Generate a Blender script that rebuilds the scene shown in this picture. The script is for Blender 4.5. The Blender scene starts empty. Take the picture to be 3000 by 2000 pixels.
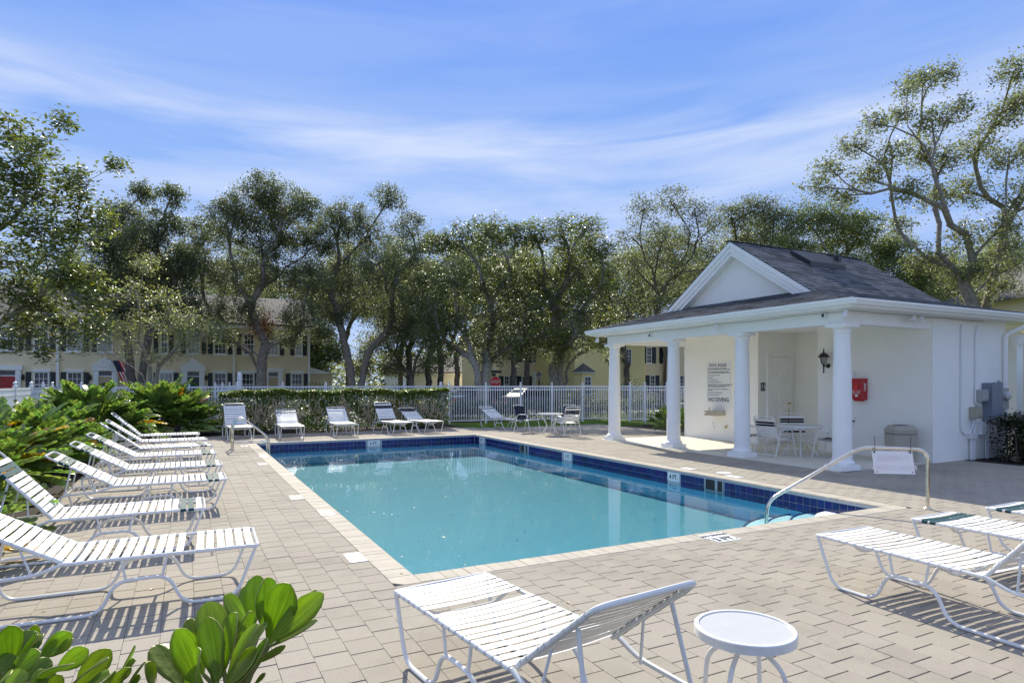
import bpy, bmesh, math, random
import numpy as np
from mathutils import Vector, Matrix
R = math.radians
random.seed(7)
rng = np.random.default_rng(7)
S = bpy.context.scene
C = S.collection

# ------------------------------------------------------------------ camera, sky, sun, exposure
F_PX, CX, HY = 1860.0, 1500.0, 1121.0
YAW = math.atan((1500.0 - 537.0) / F_PX)
EYE = 1.70
ST, CT = math.sin(YAW), math.cos(YAW)
cd = bpy.data.cameras.new('camera')
cam = bpy.data.objects.new('camera', cd); C.objects.link(cam)
cam.location = (0, 0, EYE); cam.rotation_euler = (R(90), 0, -YAW)
cd.sensor_width = 36; cd.lens = 36 * F_PX / 3000.0
cd.shift_y = (HY - 1000.0) / 3000.0
cd.clip_start = 0.05; cd.clip_end = 2000
S.camera = cam

SUN_EL, SUN_DIR = R(37), Vector((0.22, 0.975, 0)).normalized()
w = bpy.data.worlds.new('World'); S.world = w; w.use_nodes = True
nt = w.node_tree; nt.nodes.clear()
def N(t, typ, **kw):
    n = t.nodes.new(typ)
    for k, v in kw.items():
        if hasattr(n, k): setattr(n, k, v)
    return n
def MA(t, op, a, b=None, clamp=False):
    n = t.nodes.new('ShaderNodeMath'); n.operation = op; n.use_clamp = clamp
    for i, x in enumerate((a, b)):
        if x is None: continue
        if isinstance(x, (int, float)): n.inputs[i].default_value = x
        else: t.links.new(x, n.inputs[i])
    return n.outputs[0]
def MIX(t, fac, a, b, blend='MIX'):
    n = t.nodes.new('ShaderNodeMix'); n.data_type = 'RGBA'; n.blend_type = blend
    for i, x in ((0, fac), (6, a), (7, b)):
        if isinstance(x, (int, float)): n.inputs[i].default_value = x
        elif isinstance(x, (tuple, list)): n.inputs[i].default_value = (*x[:3], 1)
        else: t.links.new(x, n.inputs[i])
    return n.outputs[2]
def RAMP(t, fac, stops):  # colours above 1 are fine in a ramp
    n = t.nodes.new('ShaderNodeValToRGB'); e = n.color_ramp.elements
    while len(e) < len(stops): e.new(0.5)
    for k, (p, c) in zip(e, stops): k.position = p; k.color = (*c[:3], 1) if isinstance(c, (tuple, list)) else (c, c, c, 1)
    t.links.new(fac, n.inputs[0]); return n.outputs[0]
sky = N(nt, 'ShaderNodeTexSky'); sky.sky_type = 'NISHITA'; sky.sun_disc = False
sky.sun_elevation = SUN_EL; sky.sun_rotation = math.atan2(SUN_DIR.x, SUN_DIR.y)
sky.air_density = 1.0; sky.dust_density = 0.0; sky.ozone_density = 3.0
tc = N(nt, 'ShaderNodeTexCoord'); sx = N(nt, 'ShaderNodeSeparateXYZ')
nt.links.new(tc.outputs['Generated'], sx.inputs[0])
el = MA(nt, 'ARCSINE', sx.outputs[2]); az = MA(nt, 'ARCTAN2', sx.outputs[0], sx.outputs[1])
cv = N(nt, 'ShaderNodeCombineXYZ')
nt.links.new(MA(nt, 'MULTIPLY', az, 2.2), cv.inputs[0])
nt.links.new(MA(nt, 'MULTIPLY', MA(nt, 'SUBTRACT', el, MA(nt, 'MULTIPLY', az, 0.03)), 17.0), cv.inputs[1])
cn = N(nt, 'ShaderNodeTexNoise'); nt.links.new(cv.outputs[0], cn.inputs['Vector'])
cn.inputs['Scale'].default_value = 1.0; cn.inputs['Detail'].default_value = 7; cn.inputs['Roughness'].default_value = 0.55; cn.inputs['Distortion'].default_value = 0.5
wob = N(nt, 'ShaderNodeTexNoise'); wob.inputs['Scale'].default_value = 1.7; nt.links.new(cv.outputs[0], wob.inputs['Vector'])
elw = MA(nt, 'ADD', el, MA(nt, 'MULTIPLY', MA(nt, 'SUBTRACT', wob.outputs[0], 0.5), 0.05))
band = RAMP(nt, elw, [(0.0, 0.26), (0.24, 0.34), (0.325, 0.52), (0.365, 0.62), (0.395, 0.22), (0.43, 0.10), (0.56, 0.14), (0.74, 0.80), (1.0, 1.0)])  # cloud above the view is thickened to brighten the shaded sides
cl = RAMP(nt, cn.outputs[0], [(0.33, 0.0), (0.62, 1.0)])
cf = MA(nt, 'MULTIPLY', MA(nt, 'MULTIPLY', cl, band), 0.85, True)
clear = RAMP(nt, el, [(0.0, (0.850, 1.200, 2.100)), (0.29, (0.700, 1.113, 2.125)), (0.44, (0.513, 0.937, 2.125)), (0.53, (0.412, 0.825, 2.125)), (0.9, (0.338, 0.725, 1.950)), (1.5, (0.275, 0.625, 1.750))])
base_sky = MIX(nt, 0.97, sky.outputs[0], clear)
skyc = MIX(nt, cf, base_sky, (2.325, 2.398, 2.500))
bg = N(nt, 'ShaderNodeBackground'); bg.inputs[1].default_value = 0.15
nt.links.new(skyc, bg.inputs[0])
wo = N(nt, 'ShaderNodeOutputWorld'); nt.links.new(bg.outputs[0], wo.inputs[0])
sd = bpy.data.lights.new('sun', 'SUN'); sd.energy = 2.45; sd.angle = R(0.55); sd.color = (1.0, 0.93, 0.76)
sun = bpy.data.objects.new('sun', sd); C.objects.link(sun)
SV = Vector((SUN_DIR.x * math.cos(SUN_EL), SUN_DIR.y * math.cos(SUN_EL), math.sin(SUN_EL)))
sun.rotation_euler = SV.to_track_quat('Z', 'Y').to_euler(); sun.location = (0, 0, 30)
S.view_settings.view_transform = 'Standard'; S.view_settings.look = 'None'
S.view_settings.exposure = 1.48; S.view_settings.gamma = 1; S.view_settings.use_curve_mapping = False
S.cycles.max_bounces = 12; S.cycles.diffuse_bounces = 8; S.cycles.transparent_max_bounces = 12
S.cycles.sample_clamp_indirect = 6.0

# ------------------------------------------------------------------ measured place -> metres
def at(px, py, d):
    """point at view depth d seen at photo pixel px,py"""
    l = (px - CX) / F_PX * d
    return Vector((d * ST + l * CT, d * CT - l * ST, EYE - (py - HY) / F_PX * d))
def on_y(px, py, Y):
    t = (px - CX) / F_PX
    X = Y * (ST + t * CT) / (CT - t * ST)
    d = X * ST + Y * CT
    return Vector((X, Y, EYE - (py - HY) * d / F_PX))

# ------------------------------------------------------------------ materials
def mat(name, col, rough=0.6, metal=0.0, var=0.0, scale=8.0, bump=0.0, bscale=None, rnd=0.0, isl=0.0, spec=0.5, col2=None, trans=0.0, hue=0.0, detail=4, coat=0.0, stain=0.0, vein=0.0):
    m = bpy.data.materials.new(name); m.use_nodes = True; t = m.node_tree
    b = t.nodes['Principled BSDF']
    b.inputs['Roughness'].default_value = rough; b.inputs['Metallic'].default_value = metal
    b.inputs['Specular IOR Level'].default_value = spec; b.inputs['Coat Weight'].default_value = coat
    tcn = N(t, 'ShaderNodeTexCoord'); geo = N(t, 'ShaderNodeNewGeometry')
    out = None
    rgb = N(t, 'ShaderNodeRGB'); rgb.outputs[0].default_value = (*col, 1); out = rgb.outputs[0]
    if var > 0 or col2:
        nz = N(t, 'ShaderNodeTexNoise'); t.links.new(geo.outputs['Position'], nz.inputs['Vector'])
        nz.inputs['Scale'].default_value = scale; nz.inputs['Detail'].default_value = detail; nz.inputs['Roughness'].default_value = 0.6
        c2 = col2 if col2 else tuple(c * (1 - var) for c in col)
        f = RAMP(t, nz.outputs[0], [(0.35, 0.0), (0.68, 1.0)])
        out = MIX(t, f, out, c2)
    if stain > 0:
        ns_ = N(t, 'ShaderNodeTexNoise'); t.links.new(geo.outputs['Position'], ns_.inputs['Vector']); ns_.inputs['Scale'].default_value = 0.9; ns_.inputs['Detail'].default_value = 8; ns_.inputs['Roughness'].default_value = 0.7
        out = MIX(t, MA(t, 'MULTIPLY', RAMP(t, ns_.outputs[0], [(0.48, 0.0), (0.70, 1.0)]), stain), out, tuple(c * 0.45 for c in col))
    if vein > 0:
        mpv = N(t, 'ShaderNodeMapping'); t.links.new(tcn.outputs['UV'], mpv.inputs[0]); mpv.inputs['Scale'].default_value = (22.0, 1.3, 1.0)
        nv_ = N(t, 'ShaderNodeTexNoise'); t.links.new(mpv.outputs[0], nv_.inputs['Vector']); nv_.inputs['Scale'].default_value = 1.0; nv_.inputs['Detail'].default_value = 3
        out = MIX(t, MA(t, 'MULTIPLY', RAMP(t, nv_.outputs[0], [(0.40, 0.0), (0.65, 1.0)]), vein), out, tuple(min(1, c * 1.7) for c in col))
    if rnd > 0 or isl > 0:
        oi = N(t, 'ShaderNodeObjectInfo')
        v = MA(t, 'FRACT', MA(t, 'ADD', MA(t, 'MULTIPLY', oi.outputs['Random'], 7.31), MA(t, 'MULTIPLY', geo.outputs['Random Per Island'], 5.17 if isl > 0 else 0.0)))
        a = max(rnd, isl)
        hs = N(t, 'ShaderNodeHueSaturation'); t.links.new(out, hs.inputs['Color'])
        t.links.new(MA(t, 'ADD', MA(t, 'MULTIPLY', v, 2 * a), 1 - a), hs.inputs['Value'])
        if hue > 0:
            v2 = MA(t, 'FRACT', MA(t, 'MULTIPLY', v, 13.7))
            t.links.new(MA(t, 'ADD', MA(t, 'MULTIPLY', v2, 2 * hue), 0.5 - hue), hs.inputs['Hue'])
        out = hs.outputs[0]
    t.links.new(out, b.inputs['Base Color'])
    if bump > 0:
        nb = N(t, 'ShaderNodeTexNoise'); t.links.new(geo.outputs['Position'], nb.inputs['Vector'])
        nb.inputs['Scale'].default_value = bscale or scale * 4; nb.inputs['Detail'].default_value = 5
        bp = N(t, 'ShaderNodeBump'); bp.inputs['Strength'].default_value = bump; bp.inputs['Distance'].default_value = 0.01
        t.links.new(nb.outputs[0], bp.inputs['Height']); t.links.new(bp.outputs[0], b.inputs['Normal'])
    if trans > 0:
        tr = N(t, 'ShaderNodeBsdfTranslucent'); t.links.new(MIX(t, 1.0, out, (1.35, 1.45, 0.85), 'MULTIPLY'), tr.inputs[0])
        ms = N(t, 'ShaderNodeMixShader'); ms.inputs[0].default_value = trans
        o = [n for n in t.nodes if n.type == 'OUTPUT_MATERIAL'][0]
        t.links.new(b.outputs[0], ms.inputs[1]); t.links.new(tr.outputs[0], ms.inputs[2]); t.links.new(ms.outputs[0], o.inputs[0])
    return m
M = {}
M['paver'] = mat('paver', (0.375, 0.338, 0.285), 0.9, var=0.14, scale=70, bump=0.35, bscale=170, rnd=0.045, isl=0.045, stain=0.40, hue=0.006, spec=0.2)
M['coping'] = mat('coping', (0.48, 0.435, 0.365), 0.8, var=0.12, scale=5, bump=0.35, bscale=140, rnd=0.06, isl=0.06, spec=0.25)
M['sand'] = mat('joint_sand', (0.07, 0.06, 0.045), 1.0, var=0.3, scale=20, spec=0.1)
M['grass'] = mat('lawn', (0.10, 0.155, 0.035), 0.9, col2=(0.19, 0.20, 0.06), scale=1.2, bump=0.8, bscale=40, spec=0.1)
M['blade'] = mat('grass_blade', (0.16, 0.26, 0.05), 0.6, isl=0.35, hue=0.03, trans=0.35)
M['mulch'] = mat('mulch', (0.035, 0.025, 0.02), 1.0, var=0.5, scale=60, bump=1.0, bscale=90)
M['asphalt'] = mat('asphalt', (0.09, 0.09, 0.09), 0.9, var=0.2, scale=3)
M['concrete'] = mat('slab', (0.68, 0.65, 0.555), 0.75, var=0.10, scale=1.3, bump=0.1, bscale=60, spec=0.25)
M['wall'] = mat('stucco', (0.90, 0.885, 0.835), 0.85, var=0.05, scale=1.0, bump=0.25, bscale=90, spec=0.2)
M['white'] = mat('white_paint', (0.895, 0.89, 0.87), 0.55, var=0.05, scale=2.0, spec=0.35)
M['fence'] = mat('fence_paint', (0.80, 0.82, 0.86), 0.4, var=0.05, scale=3)
M['alu'] = mat('powder_coat', (0.80, 0.80, 0.78), 0.30, var=0.10, scale=14, coat=0.2)
M['strap'] = mat('vinyl_strap', (0.84, 0.835, 0.82), 0.42, var=0.06, scale=9, rnd=0.03)
M['teal'] = mat('teal_strap', (0.018, 0.075, 0.088), 0.65, spec=0.2, var=0.1, scale=9)
M['navy'] = mat('navy_strap', (0.010, 0.016, 0.040), 0.65, spec=0.2, var=0.1, scale=9)
M['steel'] = mat('stainless', (0.74, 0.70, 0.62), 0.16, metal=1.0, var=0.15, scale=10)
M['tile'] = mat('pool_tile', (0.006, 0.014, 0.12), 0.12, rnd=0.30, isl=0.30, hue=0.02)
M['grout'] = mat('grout', (0.36, 0.40, 0.42), 0.9)
M['marker'] = mat('marker_white', (0.78, 0.80, 0.80), 0.35, var=0.05, scale=12)
M['ink'] = mat('ink', (0.015, 0.015, 0.018), 0.5)
M['grey_ink'] = mat('grey_ink', (0.10, 0.10, 0.10), 0.6)
M['ink_blue'] = mat('ink_blue', (0.02, 0.02, 0.07), 0.5)
M['pink_ink'] = mat('pink_ink', (0.76, 0.70, 0.75), 0.6)
M['plaster'] = mat('plaster', (0.020, 0.225, 0.315), 0.8, var=0.06, scale=1.5)
M['poolwall_lit'] = mat('pool_wall_lit', (0.20, 0.60, 0.74), 0.8, var=0.05, scale=2)  # plaster tone raised to stand in for light scattered under water
M['step'] = mat('step_plaster', (0.52, 0.74, 0.78), 0.8, var=0.05, scale=2)
M['stepw'] = mat('step_white', (0.78, 0.80, 0.82), 0.7)
M['shingle'] = mat('shingle', (0.165, 0.175, 0.195), 0.9, var=0.35, scale=30, bump=0.5, bscale=200, rnd=0.45, isl=0.45, spec=0.25)
M['dark'] = mat('dark_metal', (0.018, 0.016, 0.015), 0.45)
M['roofbox'] = mat('roof_box', (0.03, 0.03, 0.035), 0.4)
M['glass'] = mat('window_glass', (0.05, 0.06, 0.07), 0.05, var=0.5, scale=1.2)
M['curtain'] = mat('blind', (0.42, 0.42, 0.40), 0.25, var=0.3, scale=2)
M['red'] = mat('red_plastic', (0.42, 0.008, 0.012), 0.25)
M['redin'] = mat('red_inside', (0.75, 0.02, 0.02), 0.3)
M['beige'] = mat('beige_plastic', (0.42, 0.385, 0.31), 0.5, var=0.08, scale=20)
M['boxgrey'] = mat('grey_enamel', (0.20, 0.235, 0.29), 0.45, var=0.08, scale=5)
M['boxtan'] = mat('tan_enamel', (0.36, 0.345, 0.27), 0.5)
M['boxlight'] = mat('light_enamel', (0.36, 0.37, 0.37), 0.5)
M['pvc'] = mat('pvc', (0.74, 0.75, 0.77), 0.45)
M['steelbox'] = mat('brushed_steel', (0.55, 0.51, 0.44), 0.32, metal=0.85)
M['brass'] = mat('brass', (0.55, 0.38, 0.10), 0.25, metal=1)
M['frost'] = mat('frosted_top', (0.56, 0.56, 0.56), 0.28, var=0.06, scale=14)
M['house'] = mat('house_cream', (0.80, 0.68, 0.46), 0.9, var=0.06, scale=0.6)
M['house2'] = mat('house_yellow', (0.86, 0.74, 0.36), 0.9, var=0.06, scale=0.6)
M['trim'] = mat('house_trim', (0.82, 0.82, 0.80), 0.6)
M['shutter'] = mat('shutter', (0.014, 0.026, 0.032), 0.5)
M['reddoor'] = mat('red_door', (0.36, 0.008, 0.012), 0.35)
M['greendoor'] = mat('green_door', (0.018, 0.045, 0.045), 0.4)
M['tandoor'] = mat('tan_door', (0.50, 0.40, 0.24), 0.5)
M['farroof'] = mat('far_roof', (0.13, 0.125, 0.12), 0.9, var=0.2, scale=4)
M['bark'] = mat('bark', (0.30, 0.27, 0.235), 0.95, col2=(0.15, 0.13, 0.11), scale=7, bump=1.0, bscale=22, spec=0.15)
M['barkd'] = mat('dark_bark', (0.17, 0.15, 0.128), 0.95, col2=(0.08, 0.07, 0.06), scale=7, bump=1.0, bscale=22, spec=0.15)
M['barkp'] = mat('pale_bark', (0.42, 0.385, 0.34), 0.9, col2=(0.22, 0.20, 0.17), scale=9, bump=0.8, bscale=30, spec=0.15)
M['twig'] = mat('twig', (0.42, 0.34, 0.23), 0.9)
M['stem'] = mat('stem', (0.20, 0.22, 0.07), 0.7)
M['brom'] = mat('dry_frond', (0.20, 0.05, 0.02), 0.8, isl=0.4)
def leafmat(name, col, rough=0.48, isl=0.45, hue=0.03, trans=0.42, spec=0.7):
    return mat(name, col, rough, isl=isl, hue=hue, trans=trans, spec=spec)
M['oakl'] = leafmat('oak_leaf', (0.18, 0.195, 0.105))
M['darkl'] = leafmat('dark_leaf', (0.105, 0.125, 0.075))
M['magl'] = leafmat('magnolia_leaf', (0.15, 0.18, 0.07), 0.42)
M['yell'] = leafmat('yellow_leaf', (0.20, 0.20, 0.012), 0.4)
M['palel'] = leafmat('pale_leaf', (0.27, 0.29, 0.15), 0.4)
M['hedgel'] = leafmat('hedge_leaf', (0.14, 0.205, 0.04), 0.4, trans=0.3)
M['shrubl'] = leafmat('frond_leaf', (0.155, 0.235, 0.055), 0.36, hue=0.03, trans=0.40)
M['shruby'] = leafmat('old_frond', (0.42, 0.24, 0.012), 0.4, trans=0.35)
M['bigl'] = mat('broad_leaf', (0.26, 0.34, 0.055), 0.33, var=0.25, scale=9, bump=0.25, bscale=50, rnd=0.22, hue=0.012, trans=0.58, spec=0.5, vein=0.55)
M['croton'] = leafmat('dark_hedge_leaf', (0.026, 0.036, 0.012), 0.4, trans=0.2)
M['autumn'] = leafmat('dry_leaf', (0.22, 0.11, 0.012), 0.5)

# ------------------------------------------------------------------ mesh helpers
class MB:
    def __init__(s): s.v = []; s.f = []; s.mi = []; s.cur = 0
    def add(s, vs, fs):
        b = len(s.v); s.v += [tuple(x) for x in vs]
        for f in fs: s.f.append(tuple(b + i for i in f)); s.mi.append(s.cur)
    def box(s, c, d, rz=0.0, m=None):
        x, y, z = d[0] / 2, d[1] / 2, d[2] / 2
        vs = [Vector((i * x, j * y, k * z)) for k in (-1, 1) for j in (-1, 1) for i in (-1, 1)]
        if rz: r = Matrix.Rotation(rz, 3, 'Z'); vs = [r @ v for v in vs]
        if m is not None: vs = [m @ v for v in vs]
        c = Vector(c)
        s.add([v + c for v in vs], [(0, 2, 3, 1), (4, 5, 7, 6), (0, 1, 5, 4), (2, 6, 7, 3), (0, 4, 6, 2), (1, 3, 7, 5)])
    def b2(s, lo, hi):
        s.box([(a + b) / 2 for a, b in zip(lo, hi)], [abs(b - a) for a, b in zip(lo, hi)])
    def tube(s, pts, r, n=8, closed=False, cap=True):
        pts = [Vector(p) for p in pts]; k = len(pts)
        rs = r if isinstance(r, (list, tuple)) else [r] * k
        vs = []; up = None
        for i, p in enumerate(pts):
            a = pts[i - 1] if (i > 0 or closed) else p; b = pts[(i + 1) % k] if (i < k - 1 or closed) else p
            t = (b - a).normalized()
            if up is None:
                up = t.orthogonal().normalized()
            else:
                up = (up - t * up.dot(t))
                up = up.normalized() if up.length > 1e-6 else t.orthogonal().normalized()
            w_ = t.cross(up)
            for j in range(n):
                q = 2 * math.pi * j / n
                vs.append(p + (up * math.cos(q) + w_ * math.sin(q)) * rs[i])
        fs = []
        for i in range(k if closed else k - 1):
            i2 = (i + 1) % k
            for j in range(n):
                j2 = (j + 1) % n
                fs.append((i * n + j, i * n + j2, i2 * n + j2, i2 * n + j))
        if cap and not closed:
            fs.append(tuple(range(n))[::-1]); fs.append(tuple((k - 1) * n + j for j in range(n)))
        s.add(vs, fs)
    def lathe(s, prof, n=20, c=(0, 0, 0), m=None):
        vs = []
        for r, z in prof:
            for j in range(n):
                q = 2 * math.pi * j / n; v = Vector((r * math.cos(q), r * math.sin(q), z))
                vs.append((m @ v if m is not None else v) + Vector(c))
        fs = []
        for i in range(len(prof) - 1):
            for j in range(n):
                j2 = (j + 1) % n; fs.append((i * n + j, i * n + j2, (i + 1) * n + j2, (i + 1) * n + j))
        fs.append(tuple(range(n))[::-1]); fs.append(tuple((len(prof) - 1) * n + j for j in range(n)))
        s.add(vs, fs)
    def prism(s, poly, a, b):
        """poly: 3D points; swept along vector from a-offset to b-offset"""
        a, b = Vector(a), Vector(b); k = len(poly)
        vs = [Vector(p) + a for p in poly] + [Vector(p) + b for p in poly]
        fs = [tuple(range(k))[::-1], tuple(range(k, 2 * k))] + [(i, (i + 1) % k, k + (i + 1) % k, k + i) for i in range(k)]
        s.add(vs, fs)
    def mesh(s, name, mats, smooth=False):
        me = bpy.data.meshes.new(name); me.from_pydata(s.v, [], s.f)
        for m in (mats if isinstance(mats, (list, tuple)) else [mats]): me.materials.append(M[m] if isinstance(m, str) else m)
        if any(s.mi): me.polygons.foreach_set('material_index', s.mi)
        bm = bmesh.new(); bm.from_mesh(me); bmesh.ops.recalc_face_normals(bm, faces=bm.faces); bm.to_mesh(me); bm.free()
        if smooth:
            me.polygons.foreach_set('use_smooth', [True] * len(me.polygons))
            me.set_sharp_from_angle(angle=R(40))
        me.update(); return me
    def build(s, name, mats, parent=None, smooth=False, loc=(0, 0, 0), rz=0.0):
        return put(name, s.mesh(name, mats, smooth), parent, loc, rz)
def put(name, me, parent=None, loc=(0, 0, 0), rz=0.0):
    o = bpy.data.objects.new(name, me); C.objects.link(o)
    o.location = loc; o.rotation_euler = (0, 0, rz)
    if parent: o.parent = parent
    return o
def tag(o, label=None, cat=None, group=None, kind=None):
    if label: o['label'] = label
    if cat: o['category'] = cat
    if group: o['group'] = group
    if kind: o['kind'] = kind
    return o
def thing(name, label, cat, loc=(0, 0, 0), rz=0.0, group=None):
    return tag(put(name, None, None, loc, rz), label, cat, group)
def bend(pts, rad, seg=4):
    """round the corners of a polyline"""
    pts = [Vector(p) for p in pts]; out = [pts[0]]
    for i in range(1, len(pts) - 1):
        p = pts[i]; a = pts[i - 1] - p; b = pts[i + 1] - p
        r = min(rad, a.length * 0.48, b.length * 0.48)
        p0 = p + a.normalized() * r; p1 = p + b.normalized() * r
        for k in range(seg + 1):
            t = k / seg
            out.append(p0 * (1 - t) ** 2 + p * 2 * t * (1 - t) + p1 * t * t)
    out.append(pts[-1]); return out
_txt = {}
def text_mesh(s, size, ext=0.0006, align='CENTER', mirror=False, squash=1.0):
    key = (s, size, ext, align, mirror, squash)
    if key in _txt: return _txt[key]
    cu = bpy.data.curves.new('txt', 'FONT'); cu.body = s; cu.size = size; cu.extrude = ext
    cu.align_x = align; cu.align_y = 'CENTER'; cu.resolution_u = 2; cu.offset = size * 0.018
    o = bpy.data.objects.new('txt', cu); C.objects.link(o)
    dg = bpy.context.evaluated_depsgraph_get(); dg.update()
    me = bpy.data.meshes.new_from_object(o.evaluated_get(dg))
    bpy.data.objects.remove(o)
    k = -1 if mirror else 1
    me.transform(Matrix.Diagonal((k * squash, 1, 1, 1)))
    if mirror: me.flip_normals()
    _txt[key] = me; return me
def text(name, s, size, origin, right, up, m, parent=None, **kw):
    ws = s.split(' ')
    if len(ws) == 2 and kw.get('align', 'CENTER') == 'CENTER':       # each word is a piece of its own
        r = Vector(right).normalized(); wd = [max(v.co.x for v in text_mesh(w_, size, **kw).vertices) - min(v.co.x for v in text_mesh(w_, size, **kw).vertices) for w_ in ws]
        gap = size * 0.33; tot = wd[0] + gap + wd[1]; k = -1 if kw.get('mirror') else 1
        for w_, off in ((ws[0], -tot / 2 + wd[0] / 2), (ws[1], tot / 2 - wd[1] / 2)): word(name, w_, size, Vector(origin) + r * off * k, right, up, m, parent, **kw)
    else: word(name, s, size, origin, right, up, m, parent, **kw)
def word(name, s, size, origin, right, up, m, parent=None, **kw):
    me = text_mesh(s, size, **kw).copy(); me.materials.clear(); me.materials.append(M[m])
    r = Vector(right).normalized(); u = Vector(up).normalized(); n = r.cross(u)
    mt = Matrix((r, u, n)).transposed().to_4x4(); mt.translation = Vector(origin)
    o = put(name, me); 
    if parent:
        o.parent = parent
        par = Matrix.Translation(parent.location) @ parent.rotation_euler.to_matrix().to_4x4()
        if parent.parent:
            gp = parent.parent; par = Matrix.Translation(gp.location) @ gp.rotation_euler.to_matrix().to_4x4() @ par
        mt = par.inverted() @ mt
    o.matrix_local = mt
    return o
def np_mesh(name, v, q, mats, mi=None, smooth=False):
    """v (n,3) float, q (m,4) or (m,3) int"""
    me = bpy.data.meshes.new(name); k = q.shape[1]
    me.vertices.add(len(v)); me.vertices.foreach_set('co', np.ascontiguousarray(v, np.float32).ravel())
    me.loops.add(len(q) * k); me.loops.foreach_set('vertex_index', np.ascontiguousarray(q, np.int32).ravel())
    me.polygons.add(len(q)); me.polygons.foreach_set('loop_start', np.arange(len(q), dtype=np.int32) * k)
    for m in (mats if isinstance(mats, (list, tuple)) else [mats]): me.materials.append(M[m] if isinstance(m, str) else m)
    if mi is not None: me.polygons.foreach_set('material_index', np.ascontiguousarray(mi, np.int32))
    if smooth: me.polygons.foreach_set('use_smooth', np.ones(len(q), bool))
    else: me.polygons.foreach_set('use_smooth', np.zeros(len(q), bool))
    me.update(calc_edges=True); me.validate(); return me
def unit(a): return a / np.maximum(np.linalg.norm(a, axis=-1, keepdims=True), 1e-9)
def leaf_cards(c, size, up=0.6, aspect=0.45, outward=None, ow=0.0, fold=0.25):
    """one folded rhombus per centre: verts and quads"""
    n = len(c)
    nrm = rng.normal(size=(n, 3)); nrm = unit(nrm); nrm[:, 2] = np.abs(nrm[:, 2]); nrm = nrm + np.array([0, 0, up])
    if outward is not None: nrm = nrm + ow * outward
    nrm = unit(nrm)
    d = unit(np.cross(nrm, rng.normal(size=(n, 3)))); s = np.cross(nrm, d)
    L = (size * rng.uniform(0.65, 1.25, n))[:, None]
    a = c - d * L * 0.5; b = c + d * L * 0.5
    k = L * aspect * 0.5
    l = c + s * k + nrm * k * fold; r = c - s * k + nrm * k * fold
    v = np.stack([a, r, b, l], 1).reshape(-1, 3)
    return v, np.arange(4 * n).reshape(n, 4)

# ------------------------------------------------------------------ ground, lawn, deck
PX0, PX1, PY0, PY1 = 1.81, 8.568, 5.41, 19.20          # inner edge of the coping
CW = 0.24
def sheet(name, rects, z, m, kind='structure'):
    b = MB()
    for x0, y0, x1, y1 in rects: b.add([(x0, y0, z), (x1, y0, z), (x1, y1, z), (x0, y1, z)], [(0, 1, 2, 3)])
    return tag(b.build(name, m), kind=kind)
ox0, ox1, oy0, oy1 = PX0 - CW, PX1 + CW, PY0 - CW, PY1 + CW
def frame_rects(x0, y0, x1, y1, a, b, c, d): return [(x0, y0, x1, b), (x0, d, x1, y1), (x0, b, a, d), (c, b, x1, d)]
sheet('lawn', frame_rects(-400, -60, 400, 800, PX0 - 0.1, PY0 - 0.1, PX1 + 0.1, PY1 + 0.1), -0.06, 'grass')
deck_base = sheet('pool_deck', frame_rects(-1.78, -3, 9.9, 22.35, PX0 - 0.1, PY0 - 0.1, PX1 + 0.1, PY1 + 0.1) + [(9.9, -3, 15.25, 21.6), (15.25, -3, 20.5, 6.75), (15.25, 15.7, 17.2, 20.6)], -0.020, 'sand')
sheet('rear_deck_bounce', [(-1.78, -16, 20.5, -3.0)], -0.011, 'paver')  # unseen deck behind the camera, added to bounce sunlight onto the walls
sheet('planting_bed', [(-3.3, 1.0, -1.78, 25.0), (-1.78, 22.35, 9.75, 24.9), (15.25, 6.75, 20.5, 7.84)], -0.02, 'mulch')
sheet('street', [(-60, 33.0, 90, 39.5)], -0.05, 'asphalt')
sheet('pavement', [(-60, 30.6, 90, 32.0), (-60, 40.6, 90, 42.0)], -0.045, 'concrete')
PWX, PWY = 0.2135, 0.2245
def in_frame(x, y, mx=0.10):
    d = x * ST + y * CT
    if d < 0.9: return False
    px = (x * CT - y * ST) / d * F_PX / 3000.0; py = EYE / d * F_PX
    return abs(px) < 0.5 + mx and py < 1250
pav = []
def column(x, y0, y1, off):
    y = y0 + off * PWY - PWY
    while y < y1:
        a, b = max(y, y0), min(y + PWY, y1)
        if b - a > 0.03 and in_frame(x + PWX / 2, (a + b) / 2): pav.append((x + PWX / 2, (a + b) / 2, b - a))
        y += PWY
k = 0; x = ox0 - PWX
while x > -1.78: column(x, -0.5, 22.35, (0.0, 0.34)[k % 2]); x -= PWX; k += 1
x = ox0; k = 0
while x < 20.4:
    off = (k % 2) * 0.5; xm = x + PWX / 2
    top = 22.3 if xm < 9.9 else (21.6 if xm < 15.25 else 6.75)
    if xm < ox1: column(x, -0.5, oy0, off); column(x, oy1, top, off)
    elif xm > 11.1 and xm < 15.25:
        column(x, -0.5, 7.86 if xm > 14.05 else 7.80, off)
        column(x, 15.72, top, off)
    else: column(x, -0.5, top, off)
    x += PWX; k += 1
pav.sort(key=lambda p: p[0] * ST + p[1] * CT)
def in_view(p): return in_frame(p[0], p[1], 0.0) and EYE / (p[0] * ST + p[1] * CT) * F_PX < 890
near = [p for p in pav if in_view(p)][:300]; ns = set(near)
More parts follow.
